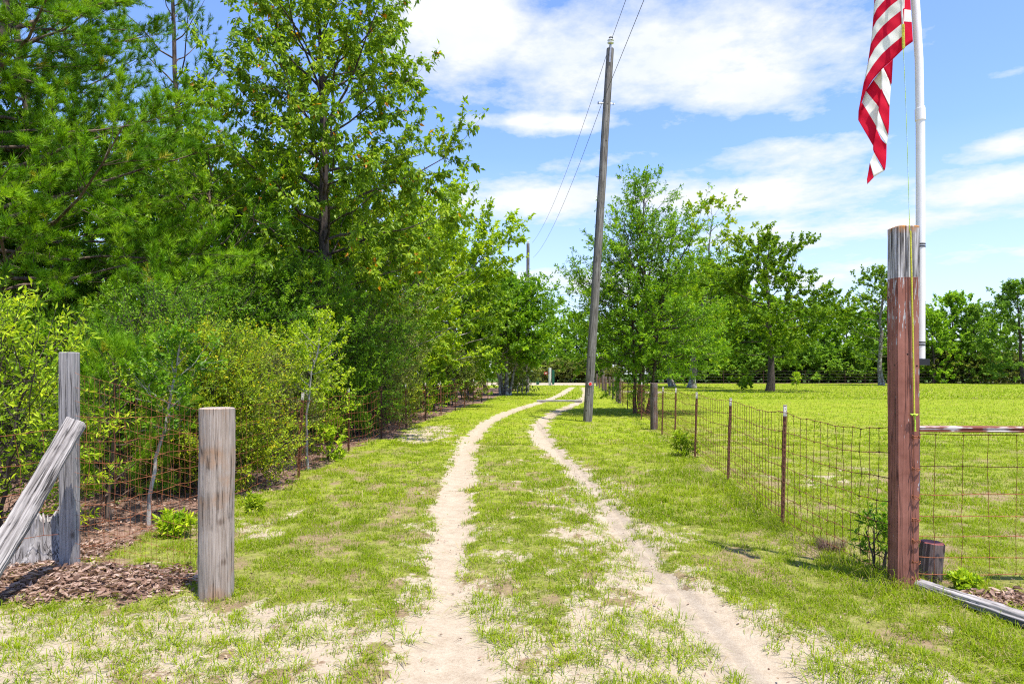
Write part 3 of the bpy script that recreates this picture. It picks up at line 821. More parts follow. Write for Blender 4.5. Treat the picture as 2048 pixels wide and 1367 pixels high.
# -- pines at the left
tree('pine_tree', (-8.5, 11.2), 'nearest big bushy pine with long green needle boughs at the left edge', 'pine tree', 'bark_pine', 'needle', seed=21, H=12.6, r0=0.17,
     prof=cone(5.0, 0.06, 0.98), n1=120, cb=0.07, elev=(4, 40), k2=5.6, k3=8.5, twig=(0.08, 0.20), curve=0.10, len2=0.30, flat=0.5, needle=NEED, bare=0.22)
tree('pine_tree', (-11.5, 16.0), 'second pine filling the gap behind the nearest big pine', 'pine tree', 'bark_pine', 'needle_blue', seed=22, H=13.5, r0=0.16,
     prof=cone(4.3, 0.08, 0.9), n1=90, cb=0.05, elev=(5, 45), k2=4.0, k3=5.5, twig=(0.14, 0.3), curve=0.10, len2=0.32, flat=0.5, needle=dict(n=36, L=0.12, W=0.013, old=0.005), bare=0.25)
tree('pine_tree', (-9.2, 18.6), 'slender open pine whose thin top stands against the sky beside the big leafy tree', 'pine tree', 'bark_pine', 'needle_blue', seed=23, H=16.0, r0=0.12,
     prof=cone(2.0, 0.25, 0.6), n1=40, cb=0.15, elev=(15, 55), k2=2.8, k3=5.5, twig=(0.14, 0.3), curve=0.18, len2=0.34, flat=0.8, needle=dict(n=34, L=0.13, W=0.015, old=0.005), bare=0.3)
tree('pine_tree', (-6.25, 14.2), 'low young pine with bright boughs in front of the big leafy tree', 'pine tree', 'bark_pine', 'needle', seed=24, H=6.4, r0=0.09,
     prof=cone(2.2, 0.12, 0.7), n1=34, cb=0.25, elev=(5, 50), k2=3.6, k3=6.0, twig=(0.14, 0.28), curve=0.12, len2=0.32, flat=0.6, needle=dict(n=36, L=0.115, W=0.012, old=0.005), bare=0.25)
tree('pine_sapling', (-4.25, 7.2), 'small pine sapling with bright needle tufts behind the rusty gate mesh', 'pine sapling', 'bark_pine', 'needle', seed=25, H=1.75, r0=0.022,
     prof=cone(0.68, 0.2, 0.7), n1=34, cb=0.10, elev=(15, 55), k2=8.0, k3=9.0, twig=(0.10, 0.20), curve=0.2, len2=0.3, flat=0.8, needle=dict(n=44, L=0.105, W=0.0060, old=0.01), bare=0.4)

# -- the big leafy tree and its neighbours along the left fence
tree('broadleaf_tree', (PX(618, 16), 16.0), 'tall leafy tree with a dark bare lower trunk and drooping leaves left of the track', 'tree', 'bark_dark', 'leaf_cherry', seed=31, H=10.9, r0=0.19,
     push=(0.3, 0), prof=ellip(2.75, 0.25, 0.8, 0.30), n1=58, cb=0.30, elev=(12, 62), k2=3.0, k3=7.0, twig=(0.15, 0.38), curve=0.10, len2=0.42, flat=0.8, leaf=dict(n=8, L=0.125, W=0.42, droop=0.75, tilt=0.5, odd=0.015), wander=0.05, bare=0.35)
tree('oak_tree', (-4.7, 21.5), 'rounded oak leaning over the left fence just right of the tall leafy tree', 'tree', 'bark_grey', 'leaf_cherry', seed=32, H=7.3, r0=0.16,
     prof=ellip(2.9, 0.35, 0.7, 0.25), n1=48, cb=0.20, elev=(5, 65), k2=2.8, k3=6.5, twig=(0.15, 0.4), leaf=dict(n=8, L=0.13, W=0.45, droop=0.45, tilt=0.6, odd=0.012), bare=0.3)
tree('oak_tree', (-4.1, 28.5), 'yellow green oak whose crown slopes down to the far pole', 'tree', 'bark_grey', 'leaf_bright', seed=33, H=8.8, r0=0.18,
     prof=ellip(4.1, 0.35, 0.75, 0.30), n1=56, cb=0.22, elev=(5, 65), k2=2.4, k3=5.2, twig=(0.18, 0.45), leaf=dict(n=8, L=0.16, W=0.5, droop=0.3, tilt=0.6), bare=0.3)
tree('oak_tree', (-3.5, 38.0), 'bright green oak at the left fence just before the dark bush tree', 'tree', 'bark_grey', 'leaf_oak', seed=34, H=8.4, r0=0.16,
     prof=ellip(3.5, 0.35, 0.75, 0.30), n1=50, cb=0.2, elev=(5, 60), k2=2.2, k3=4.6, twig=(0.2, 0.5), leaf=dict(n=8, L=0.19, W=0.5, droop=0.3, tilt=0.6), bare=0.3)
tree('bush_tree', (-0.45, 47.0), 'dark bushy tree on a fan of thin grey stems at the bend of the track', 'tree', 'bark_grey', 'leaf_laurel', seed=35, H=8.0, r0=0.10,
     prof=ellip(2.9, 0.45, 0.6, 0.35), n1=90, cb=0.28, elev=(5, 60), k2=2.2, k3=4.6, twig=(0.2, 0.5), leaf=dict(n=7, L=0.20, W=0.45, droop=0.2, tilt=0.7), bare=0.25,
     stems=[(-0.35, 0, -1.2, 0.3, 0.85), (-0.1, 0.2, -0.3, 0.5, 1.0), (0.1, -0.1, 0.5, -0.4, 0.95), (0.3, 0.1, 1.3, 0.1, 0.9), (0.0, 0.3, 0.2, 1.0, 0.9)])
tree('shrub', (0.75, 50.5), 'dark low shrub at the foot of the far pole beside the green gate', 'shrub', 'bark_grey', 'leaf_olive', seed=36, H=3.3, r0=0.04,
     prof=ellip(1.25, 0.4, 0.7, 0.4), n1=34, cb=0.05, elev=(10, 70), k2=3.2, k3=5, twig=(0.15, 0.4), leaf=dict(n=7, L=0.15, W=0.45, droop=0.1), twigs=True, crown='foliage', trunk='stems',
     stems=[(-0.3, 0, -0.4, 0, 0.8), (0, 0, 0.1, 0.1, 1), (0.3, 0, 0.5, 0, 0.85)])


def shrub(px, Y, H, R, leafm, label, seed, L=0.05, W=0.45, n1=44, k2=4.2, k3=9, nl=7, bark='bark_dark', name='shrub', group=None, X=None, droop=0.1, cb=0.04, odd=0.0, prof=None, twig=(0.1, 0.28), ns=5):
    rs = random.Random(seed)
    st = [(rs.uniform(-.25, .25) * R, rs.uniform(-.25, .25) * R, rs.uniform(-.5, .5) * R, rs.uniform(-.5, .5) * R, rs.uniform(.7, 1)) for _ in range(ns - 1)] + [(0, 0, 0, 0, 1)]
    return tree(name, (PX(px, Y) if X is None else X, Y), label, 'shrub', bark, leafm, group, crown='foliage', trunk='stems', seed=seed, H=H, r0=0.006 + 0.0055 * H, prof=prof or ellip(R, 0.4, 0.75, 0.3),
                n1=n1, cb=cb, elev=(5, 70), k2=k2, k3=k3, twig=twig, leaf=dict(n=nl, L=L, W=W, droop=droop, tilt=0.7, odd=odd), stems=st, bare=0.2, flat=0.8)


shrub(20, 6.1, 2.05, 0.85, 'leaf_bright', 'privet shrub with long bright leaves at the left edge behind the leaning brace', 41, L=0.060, W=0.30, n1=46, k2=5, k3=9, nl=6, X=-4.75)
shrub(475, 9.2, 2.0, 0.85, 'leaf_yellow', 'small leaved shrub turning yellow behind the round gate post', 42, L=0.034, W=0.5, n1=84, k2=7, k3=14, nl=9, odd=0.07, X=-3.95)
shrub(560, 11.6, 1.75, 0.75, 'leaf_olive', 'thin olive shrub of bare twigs right of the yellow shrub', 43, L=0.032, W=0.45, n1=50, k2=6, k3=11, nl=7, odd=0.06, X=-4.05)
shrub(625, 13.2, 2.25, 0.85, 'leaf_bright', 'bright green leafy shrub behind the nearest rusty post of the left fence', 44, L=0.055, W=0.5, n1=46, k2=5, k3=10, nl=7, X=-4.15)
shrub(455, 13.6, 3.7, 1.35, 'leaf_yaupon', 'dense dark green shrub behind the yellow shrub', 45, L=0.045, n1=70, k2=4.6, k3=10, nl=8)
shrub(575, 15.0, 3.9, 1.5, 'leaf_yaupon', 'dense evergreen shrub hiding the foot of the tall leafy tree', 46, L=0.048, n1=76, k2=4.6, k3=10, nl=8)
shrub(690, 16.6, 3.4, 1.4, 'leaf_yaupon', 'tangled evergreen shrub right of the tall dark trunk', 47, L=0.05, n1=66, k2=4.4, k3=9.5, nl=8)
shrub(765, 19.0, 3.6, 1.25, 'leaf_olive', 'wispy olive shrub of fine twigs right of the tangled evergreen shrub', 48, L=0.05, n1=56, k2=4.4, k3=9, nl=5, odd=0.05)
shrub(700, 15.6, 1.5, 0.75, 'leaf_laurel', 'low dark shrub behind the second rusty post of the left fence', 49, L=0.06, n1=36, k2=5, k3=9, X=-4.0)
shrub(775, 17.2, 1.3, 0.6, 'leaf_olive', 'low dry grey green shrub beside the sandy patch', 50, L=0.05, n1=34, k2=5, k3=9, X=-3.75, nl=5, odd=0.08)
shrub(840, 20.5, 1.6, 0.8, 'leaf_yellow', 'low yellowish shrub at the fence beyond the sandy patch', 51, L=0.06, n1=36, k2=4.4, k3=8, X=-3.75)
shrub(875, 24.0, 2.0, 1.0, 'leaf_bright', 'mounded bright green shrub against the middle of the left fence', 52, L=0.08, n1=36, k2=3.6, k3=7, X=-3.65)
shrub(900, 28.0, 2.3, 1.1, 'leaf_oak', 'broad green shrub under the yellow green oak', 53, L=0.10, n1=36, k2=3.4, k3=6, X=-3.4)
shrub(935, 33.0, 2.4, 1.2, 'leaf_olive', 'pale olive shrub before the bend at the left fence', 54, L=0.11, n1=36, k2=3.2, k3=6, X=-3.1)
shrub(960, 40.0, 3.0, 1.4, 'leaf_bright', 'light green shrub left of the dark bush tree', 55, L=0.13, n1=36, k2=3.0, k3=5, X=-2.7)
shrub(1030, 57.0, 4.2, 1.7, 'leaf_olive', 'grey green shrub behind the fan of thin grey stems', 64, L=0.18, n1=36, k2=2.6, k3=4.5, X=0.1)
shrub(1045, 66.0, 5.0, 2.0, 'leaf_far', 'green shrub behind the far pole', 65, L=0.2, n1=36, k2=2.4, k3=4, X=0.2)
shrub(235, 8.6, 1.5, 0.75, 'leaf_yaupon', 'low evergreen shrub behind the small pine sapling', 66, L=0.04, n1=44, k2=5.5, k3=11, nl=7)
shrub(330, 9.2, 2.6, 0.9, 'leaf_yaupon', 'evergreen shrub with tiny leaves behind the rusty gate mesh', 56, L=0.036, n1=60, k2=5.5, k3=11, nl=7)
shrub(180, 10.3, 2.3, 1.2, 'leaf_yaupon', 'shaded evergreen shrub under the nearest big pine', 57, L=0.045, n1=50, k2=4.4, k3=9, nl=7)
tree('sapling', (PX(297, 6.9), 6.9), 'slim pale stemmed sapling behind the rusty gate mesh', 'sapling', 'bark_pale', 'leaf_yaupon', seed=61, H=1.85, r0=0.015,
     prof=ellip(0.28, 0.5, 0.5, 0.3), n1=18, cb=0.48, elev=(10, 65), k2=12, k3=14, twig=(0.06, 0.16), len2=0.25, leaf=dict(n=12, L=0.045, W=0.45, droop=0.1), stems=[(0, 0, 0.26, 0.1, 1.0)])
tree('sapling', (PX(617, 10.9), 10.9), 'slim pale stemmed sapling beside the nearest rusty post of the left fence', 'sapling', 'bark_pale', 'leaf_bright', seed=62, H=2.4, r0=0.016,
     prof=ellip(0.32, 0.5, 0.5, 0.3), n1=18, cb=0.45, elev=(10, 65), k2=12, k3=14, twig=(0.06, 0.16), len2=0.25, leaf=dict(n=9, L=0.05, W=0.45, droop=0.1), stems=[(0, 0, 0.2, 0.1, 1.0)])

# -- the wood behind: three grown trees, copied
WOOD = [dict(seed=71, H=7.6, r0=0.13, prof=ellip(2.5, 0.35, 0.8, 0.3), n1=40, cb=0.10, elev=(5, 60), k2=2.0, k3=4.2, twig=(0.2, 0.5), leaf=dict(n=8, L=0.16, W=0.5, droop=0.3, tilt=0.6), twigs=False),
        dict(seed=72, H=6.6, r0=0.11, prof=ellip(2.2, 0.4, 0.8, 0.3), n1=40, cb=0.06, elev=(5, 60), k2=2.2, k3=4.4, twig=(0.2, 0.5), leaf=dict(n=8, L=0.15, W=0.45, droop=0.3, tilt=0.7), twigs=False),
        dict(seed=73, H=8.2, r0=0.14, prof=cone(2.3, 0.15, 0.6), n1=44, cb=0.06, elev=(5, 55), k2=2.2, k3=4.4, twig=(0.2, 0.5), leaf=dict(n=8, L=0.15, W=0.45, droop=0.3, tilt=0.7), twigs=False)]
protos = []
for k, kw in enumerate(WOOD):
    protos.append(tree('woodland_tree', (0, 0), 'x', 'tree', 'bark_dark', ('leaf_oak', 'leaf_yaupon', 'leaf_far')[k], 'trees of the wood behind the left fence', **kw))
WOODLBL = {0: 'round crowned tree deep in the wood behind the left fence', 1: 'small dark evergreen tree deep in the wood behind the left fence', 2: 'narrow tree deep in the wood behind the left fence'}
spots = [(-6.6, 20, 0), (-9.5, 20, 1), (-13.5, 20, 2), (-14.0, 15.5, 1), (-11.5, 22, 2), (-8.0, 16.2, 1), (-7.4, 18.0, 2), (-9.9, 14.0, 1), (-9.5, 23.5, 0), (-6.2, 26, 1), (-5.6, 33, 0), (-8.6, 31, 2), (-4.8, 41, 0), (-6.5, 48, 1), (-3.2, 52, 0), (-13.5, 24, 0), (-16, 20, 1), (-5.2, 23, 1), (-11.5, 9.5, 1), (-2.4, 62, 2), (-5.6, 58, 0)]
seen = set()
for i, (x, y, k) in enumerate(spots):
    o = protos[k] if k not in seen else copy_tree(protos[k])
    seen.add(k)
    o.location = (x, y, 0); o.rotation_euler = (0, 0, i * 1.7); s_ = random.uniform(0.88, 1.08); o.scale = (s_, s_, s_)
    o['label'] = WOODLBL[k]

# -- right-hand trees
tree('laurel_oak', (4.95, 26.0), 'dense dark green tree with a pointed top on several thin trunks at the right fence', 'tree', 'bark_dark', 'leaf_laurel', seed=81, H=9.0, r0=0.085,
     push=(-0.10, 0), prof=cone(2.95, 0.05, 0.80, 0.9), n1=125, cb=0.24, elev=(-2, 62), k2=2.6, k3=6.0, twig=(0.15, 0.42), leaf=dict(n=8, L=0.10, W=0.36, droop=0.25, tilt=0.65), curve=0.12, bare=0.22,
     stems=[(-0.25, 0, -0.5, 0.1, 0.78), (0.0, 0.1, 0.1, 0.1, 1.0), (0.18, -0.1, 0.7, -0.1, 0.80), (0.05, 0.3, 0.2, 0.7, 0.82)])
tree('sparse_oak', (18.5, 70.0), 'half bare tree with crooked limbs and few yellowing leaf tufts against the sky', 'tree', 'bark_grey', 'leaf_yellow', seed=82, H=19.0, r0=0.26,
     prof=ellip(3.6, 0.6, 0.6, 0.6), n1=16, cb=0.58, elev=(20, 55), k2=1.5, k3=2.0, twig=(0.3, 0.7), leaf=dict(n=7, L=0.30, W=0.55, droop=0.1, tilt=0.8), bare=0.55, wander=0.06, stems=[(-0.3, 0, 1.9, 0, 1.0)])
tree('oak_tree', (18.3, 69.0), 'oak on a leaning grey trunk beside the pointed tree', 'tree', 'bark_grey', 'leaf_bright', seed=83, H=12.6, r0=0.32,
     prof=ellip(4.3, 0.4, 0.8, 0.3), n1=52, cb=0.28, elev=(-5, 60), k2=1.6, k3=3.0, twig=(0.3, 0.7), leaf=dict(n=14, L=0.21, W=0.55, droop=0.25, tilt=0.65), stems=[(0, 0, 1.6, 0, 1.0)], bare=0.3)
tree('oak_tree', (PX(1345, 76), 76.0), 'oak on a straight grey trunk just right of the pointed dark tree', 'tree', 'bark_grey', 'leaf_oak', seed=84, H=11.5, r0=0.34,
     prof=ellip(4.0, 0.4, 0.8, 0.3), n1=48, cb=0.26, elev=(-5, 60), k2=1.6, k3=3.0, twig=(0.3, 0.7), leaf=dict(n=14, L=0.21, W=0.55, droop=0.25, tilt=0.65), bare=0.3)
tree('oak_tree', (PX(1540, 57), 57.0), 'open crowned oak standing alone in the mown field', 'tree', 'bark_dark', 'leaf_oak', seed=85, H=12.7, r0=0.33,
     push=(-0.28, 0), prof=ellip(4.9, 0.30, 0.85, 0.45), n1=46, cb=0.20, elev=(-6, 55), k2=2.1, k3=4.2, twig=(0.25, 0.6), leaf=dict(n=13, L=0.18, W=0.6, droop=0.25, tilt=0.65), curve=0.18, bare=0.38, wander=0.05)
tree('oak_tree', (PX(1763, 84), 84.0), 'slim oak in the field just left of the red post', 'tree', 'bark_grey', 'leaf_oak', seed=86, H=14.4, r0=0.32,
     prof=ellip(4.2, 0.4, 0.75, 0.3), n1=42, cb=0.22, elev=(0, 60), k2=1.6, k3=3.0, twig=(0.3, 0.7), leaf=dict(n=14, L=0.21, W=0.55, droop=0.25, tilt=0.65), bare=0.3)
tree('seedling', (PX(1592, 64), 64.0), 'tiny seedling standing in the field right of the lone oak', 'seedling', 'bark_grey', 'leaf_bright', seed=87, H=1.3, r0=0.02,
     prof=ellip(0.3, 0.5), n1=12, cb=0.3, k2=6, k3=6, twig=(0.1, 0.25), leaf=dict(n=5, L=0.12, W=0.5, droop=0.1))

# -- far treeline, four grown trees copied
FAR = [dict(seed=91, H=12, r0=0.22, prof=ellip(4.0, 0.4, 0.85, 0.3), n1=52, cb=0.03, elev=(-5, 60), k2=1.4, k3=2.4, twig=(0.3, 0.8), leaf=dict(n=18, L=0.25, W=0.6, droop=0.25, tilt=0.65), twigs=False),
       dict(seed=92, H=12, r0=0.20, prof=cone(3.4, 0.12, 0.7, 0.8), n1=64, cb=0.03, elev=(-5, 55), k2=1.5, k3=2.6, twig=(0.3, 0.8), leaf=dict(n=18, L=0.24, W=0.4, droop=0.25, tilt=0.7), twigs=False),
       dict(seed=93, H=12, r0=0.20, prof=ellip(3.3, 0.5, 0.7, 0.4), n1=52, cb=0.04, elev=(0, 65), k2=1.5, k3=2.6, twig=(0.3, 0.8), leaf=dict(n=18, L=0.24, W=0.6, droop=0.25, tilt=0.65), twigs=False),
       dict(seed=94, H=3.2, r0=0.05, prof=ellip(2.0, 0.4, 0.85, 0.4), n1=30, cb=0.03, elev=(5, 65), k2=2.4, k3=3.6, twig=(0.2, 0.5), leaf=dict(n=12, L=0.19, W=0.55, droop=0.1, tilt=0.7), twigs=True,
            stems=[(-0.6, 0, -0.6, 0, .8), (0, 0, 0.1, 0, 1), (0.6, 0, 0.6, 0, .85)])]
fp = [tree('treeline_tree', (0, 0), 'x', 'tree', 'bark_dark', 'leaf_far', 'trees of the far treeline', **FAR[0]),
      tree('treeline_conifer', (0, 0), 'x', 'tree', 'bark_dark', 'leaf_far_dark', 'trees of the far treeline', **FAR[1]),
      tree('treeline_tree', (0, 0), 'x', 'tree', 'bark_dark', 'leaf_far', 'trees of the far treeline', **FAR[2]),
      tree('verge_shrub', (0, 0), 'x', 'shrub', 'bark_grey', 'leaf_olive', 'low shrubs along the far field edge', crown='foliage', trunk='stems', **FAR[3]),
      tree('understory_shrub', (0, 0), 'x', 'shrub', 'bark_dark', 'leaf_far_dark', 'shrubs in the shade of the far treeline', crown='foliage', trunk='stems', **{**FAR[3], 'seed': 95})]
fseen = set()


def far(k, px, Y, top, label, wide=1.0):
    o = fp[k] if k not in fseen else copy_tree(fp[k])
    fseen.add(k)
    h = PZ(top + (26 if k < 3 else -6), Y); s_ = h / (12 if k < 3 else 3.2)
    o.location = (PX(px, Y), Y, 0); o.rotation_euler = (0, 0, (px * 0.37) % 6.28); o.scale = (s_ * wide, s_ * wide, s_)
    o['label'] = label


A1 = 'green tree beyond the dirt road in the gap left of the leaning pole'
far(2, 1112, 118, 612, A1); far(0, 1085, 122, 632, A1); far(2, 1150, 114, 604, A1); far(0, 1130, 110, 655, A1)
A2 = 'green tree of the far treeline behind the pointed dark tree'
far(0, 1185, 112, 622, A2); far(2, 1235, 112, 600, A2); far(0, 1285, 110, 600, A2); far(2, 1335, 112, 580, A2)
A3 = 'green tree of the far treeline between the pointed dark tree and the lone oak'
far(0, 1385, 108, 545, A3); far(2, 1425, 106, 528, A3); far(0, 1470, 108, 548, A3); far(2, 1450, 120, 520, A3)
A4 = 'green tree of the far treeline behind and right of the lone oak'
far(0, 1510, 110, 585, A4); far(2, 1555, 108, 575, A4); far(0, 1600, 108, 590, A4); far(2, 1645, 106, 592, A4); far(0, 1690, 110, 602, A4)
A5 = 'green tree of the far treeline hidden partly by the red post'
far(2, 1735, 112, 600, A5); far(0, 1780, 106, 590, A5); far(2, 1825, 110, 595, A5)
far(0, 1868, 100, 600, 'bushy green tree of the far treeline next to the white flagpole')
far(2, 1898, 104, 566, 'tall forked green tree of the far treeline right of the flagpole')
far(1, 1945, 100, 588, 'pointed tree of the far treeline with a twin further right')
far(0, 1972, 104, 612, 'low rounded tree of the far treeline between two pointed ones')
far(1, 1993, 106, 572, 'narrow tallest pointed tree near the right edge of the treeline', 0.8)
far(1, 2052, 92, 540, 'big dark tree cut by the right edge of the photo', 1.15)
for i, px in enumerate(list(range(1075, 1215, 22)) + list(range(1330, 2060, 33))):
    if px < 1300: far(3, px, 107.5, random.uniform(727, 738), 'low brushy shrub on the verge across the dirt road', 1.3)
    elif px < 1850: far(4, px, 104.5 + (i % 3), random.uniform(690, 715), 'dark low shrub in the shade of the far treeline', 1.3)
    else: far(3, px, 101.5 + (i % 2), random.uniform(715, 732), 'low dry shrub on the field edge right of the red post', 1.2)

# ------------------------------------------------------------------ small plants
def weed(name, x, y, H, leafm, label, cat='weed', S=0.62, seed=1, L=0.06, W=0.3, n1=14, R=0.12):
    st = [(random.uniform(-.04, .04), random.uniform(-.04, .04), random.uniform(-R, R), random.uniform(-R, R), random.uniform(.7, 1)) for _ in range(4)]
    H /= S; R /= S; L /= S
    st = [tuple(v / S for v in q[:4]) + (q[4],) for q in st]
    o = tree(name, (x, y), label, cat, 'bark_dark', leafm, seed=seed, H=H, r0=0.006, prof=ellip(R, 0.5, 0.6, 0.4), n1=n1, cb=0.1, elev=(10, 70), k2=12, k3=14, twig=(0.03, 0.09),
                leaf=dict(n=4, L=L, W=W, droop=0.1, tilt=0.6, jit=0.004), stems=st, crown='leaves', trunk='stems')
    o.scale = (S, S, S)
    return o


weed('weed', PX(1755, 5.35), 5.35, 0.43, 'leaf_yaupon', 'bushy dark weed with narrow leaves at the left foot of the red post', seed=101, L=0.050, W=0.26, n1=8, R=0.07)
weed('weed', PX(1366, 12.6), 12.6, 0.34, 'leaf_yellow', 'yellow green weed under the right fence', seed=102, L=0.08, W=0.3, n1=9, R=0.12)
weed('weed', PX(515, 7.6), 7.6, 0.11, 'leaf_yellow', 'small spreading weed on the grass edge right of the round post', S=0.35, seed=103, L=0.05, W=0.3, n1=5, R=0.07)
weed('weed', PX(330, 6.2), 6.4, 0.15, 'leaf_bright', 'broad leaved weed behind the rusty gate mesh', S=0.28, seed=104, L=0.07, W=0.3, n1=6, R=0.14)
weed('weed', PX(1925, 4.85), 4.85, 0.09, 'leaf_bright', 'small weed behind the log under the right mesh', S=0.17, seed=105, L=0.04, W=0.5, n1=4, R=0.045)
weed('weed', PX(655, 12.0), 12.0, 0.5, 'leaf_bright', 'low leafy weed at the foot of the left fence', seed=106, L=0.06, W=0.45, n1=12, R=0.22)
# dry tussock under the right fence
mb = MB(); n = 420
az = rng.uniform(0, 2 * PI, n); rr = 0.10 * np.sqrt(rng.random(n))
A = np.stack([rr * np.cos(az), rr * np.sin(az), np.full(n, -0.01)], -1); hh = rng.uniform(0.05, 0.13, n)
B = A + np.stack([np.cos(az) * hh * 0.35 + rng.normal(0, .02, n), np.sin(az) * hh * 0.35 + rng.normal(0, .02, n), hh], -1)
segs(mb, A, B, 0.0022, 0.0006, 3, tone=rng.random(n))
tag(mb.build('dry_tussock', M['litter'], loc=(PX(1663, 5.95), 5.95, 0)), 'brown dead grass tussock under the right fence', 'tussock')

# ------------------------------------------------------------------ posts and timbers
def post(name, x, y, L, a, b, mat, label, cat, power=8, rot=(0, 0, 0), group=None, **kw):
    mb = MB(); timber(mb, L + 0.1, a, b, power, **kw)
    mb.V = [v - np.array([0, 0, 0.1], np.float32) for v in mb.V]
    o = mb.build(name, M[mat], loc=(x, y, float(gz(np.array([x]), np.array([y]))[0])), rot=rot, smooth=True)
    me = o.data
    tag(o, label, cat, group)
    return o


def sharp(o, ang=35):
    """mark creases so that squared timbers keep their arrises"""
    bm = bmesh.new(); bm.from_mesh(o.data)
    for e in bm.edges:
        if len(e.link_faces) == 2 and e.calc_face_angle(0) > math.radians(ang): e.smooth = False
    bm.to_mesh(o.data); bm.free()
    return o


rp = post('gate_post', 2.825, 4.93, 2.585, 0.0755, 0.068, 'red_post', 'tall square gate post in chipped red paint with a bare grey top', 'post', power=16, seed=3, rough=0.0016, rings=40, pts=56, cracks=4)
sharp(rp)
rd = post('gate_post', PX(433, 4.72), 4.72, 1.30, 0.114, 0.114, 'wood_round', 'thick round weathered gate post left of the track', 'post', power=2.0, seed=4, rough=0.002, rings=40, pts=64, cracks=5, taper=0.02)
gp = post('gate_post', PX(139.5, 5.28), 5.28, 1.655, 0.055, 0.05, 'wood_grey', 'square grey post behind the leaning brace', 'post', power=14, seed=5, rough=0.0012, rings=40, pts=48, cracks=3)
sharp(gp)
# leaning brace: foot nearer to the camera, head against the square post
foot = Vector((-3.47, 4.26, -0.02)); head = Vector((PX(150, 5.08), 5.08, PZ(842, 5.08)))
mb = MB(); Lb = (head - foot).length
timber(mb, Lb, 0.070, 0.052, 12, 50, 52, 0.0030, 0.12, 6, 0.012, cracks=9)
br = mb.build('brace_timber', M['wood_brace'], loc=foot, smooth=True); sharp(br, 40)
br.rotation_mode = 'QUATERNION'
dq = (head - foot).normalized(); q = dq.to_track_quat('Z', 'Y')
from mathutils import Quaternion
br.rotation_quaternion = q @ Quaternion((0, 0, 1), math.radians(38))
tag(br, 'cracked grey timber brace leaning against the square grey post', 'brace')

# stump behind the brace
mb = MB(); rsn = np.random.default_rng(8); nr, na = 22, 72
th = np.linspace(0, 2 * PI, na, endpoint=False)
rid = 0.5 + 0.5 * np.sin(th * 7 + 1.1 * np.sin(th * 3)); rid2 = rsn.normal(0, 1, na)
V = np.zeros((nr, na, 3))
for i in range(nr):
    f = i / (nr - 1)
    R = 0.115 + 0.16 * (1 - f) ** 2.2 * (0.45 + 0.75 * rid) + 0.022 * rid * (1 - f * 0.4) + 0.006 * rid2
    tw = 0.25 * f
    V[i, :, 0] = R * np.cos(th + tw); V[i, :, 1] = R * np.sin(th + tw); V[i, :, 2] = 0.40 * f ** 0.9 - 0.04
V[-1, :, 2] += 0.05 * rsn.normal(0, 1, na)
i0 = (np.arange(nr - 1) * na)[:, None]
Q = np.array([[k, (k + 1) % na, na + (k + 1) % na, na + k] for k in range(na)])
mb.add(V.reshape(-1, 3), (i0[:, None, :] + Q[None]).reshape(-1, 4))
mb.add(np.concatenate([V[-1], [[0, 0, 0.30]]]), [(k, (k + 1) % na, na) for k in range(na)])
tag(mb.build('tree_stump', M['wood_log'], loc=(PX(92, 5.62), 5.62, 0.0), smooth=True), 'bleached flaring tree stump behind the leaning brace', 'stump')

# right side: rail, board, short post, log
mb = MB(); timber(mb, 2.6, 0.021, 0.045, 10, 30, 28, 0.0015, 0, 9, cracks=3)
ra = mb.build('gate_rail', M['rail'], loc=(2.905, 4.90, PZ(857, 4.90)), smooth=True, rot=(0, PI / 2, 0)); sharp(ra)
# material runs along x here, so swap the axes in the mesh instead of the object
co = np.zeros(len(ra.data.vertices) * 3, np.float32); ra.data.vertices.foreach_get('co', co); co = co.reshape(-1, 3)
co = np.stack([co[:, 2], co[:, 1], -co[:, 0]], -1); ra.data.vertices.foreach_set('co', co.ravel()); ra.rotation_euler = (0, 0.004, 0); ra.data.update()
tag(ra, 'flaking red and white wooden rail running right from the red post', 'rail')
bd = post('wood_board', 2.945, 4.975, 0.43, 0.026, 0.010, 'wood_grey', 'short grey board hanging under the rail beside the red post', 'board', power=14, seed=10, rough=0.0008, rings=14, pts=28)
bd.location.z = PZ(985, 4.975) + 0.1; sharp(bd)
sp = post('short_post', PX(1858, 5.08), 5.08, 0.29, 0.078, 0.078, 'wood_fence', 'short sawn round post with a red painted top behind the red post', 'post', power=2, seed=11, rough=0.0025, rings=14, pts=40, cracks=4, rot=(0.03, 0.06, 0))
sp.data.materials.append(M['dull_red'])
zz = max(v.co.z for v in sp.data.vertices)
for p in sp.data.polygons:
    if p.center.z > zz - 0.016: p.material_index = 1
a, b = Vector((PX(1838, 4.86), 4.86, 0.035)), Vector((PX(2230, 3.70), 3.70, 0.04))
mb = MB(); timber(mb, (b - a).length, 0.050, 0.042, 2.6, 44, 44, 0.004, -0.12, 12, 0.01, cracks=7)
lg = mb.build('fallen_log', M['wood_log'], loc=a, smooth=True); lg.rotation_mode = 'QUATERNION'
lg.rotation_quaternion = (b - a).normalized().to_track_quat('Z', 'Y')
tag(lg, 'grey weathered log lying on the grass at the foot of the red post', 'log')
a, b = Vector((PX(1074, 36.4), 36.6, 0.0)), Vector((PX(1163, 36.4), 36.2, 0.01))
mb = MB(); timber(mb, (b - a).length, 0.035, 0.09, 6, 20, 24, 0.004, 0, 13, cracks=4)
tb = mb.build('cross_timber', M['wood_log'], loc=a, smooth=True); tb.rotation_mode = 'QUATERNION'
tb.rotation_quaternion = (b - a).normalized().to_track_quat('Z', 'Y')
tag(tb, 'grey timber laid flat across the track in the distance', 'timber')

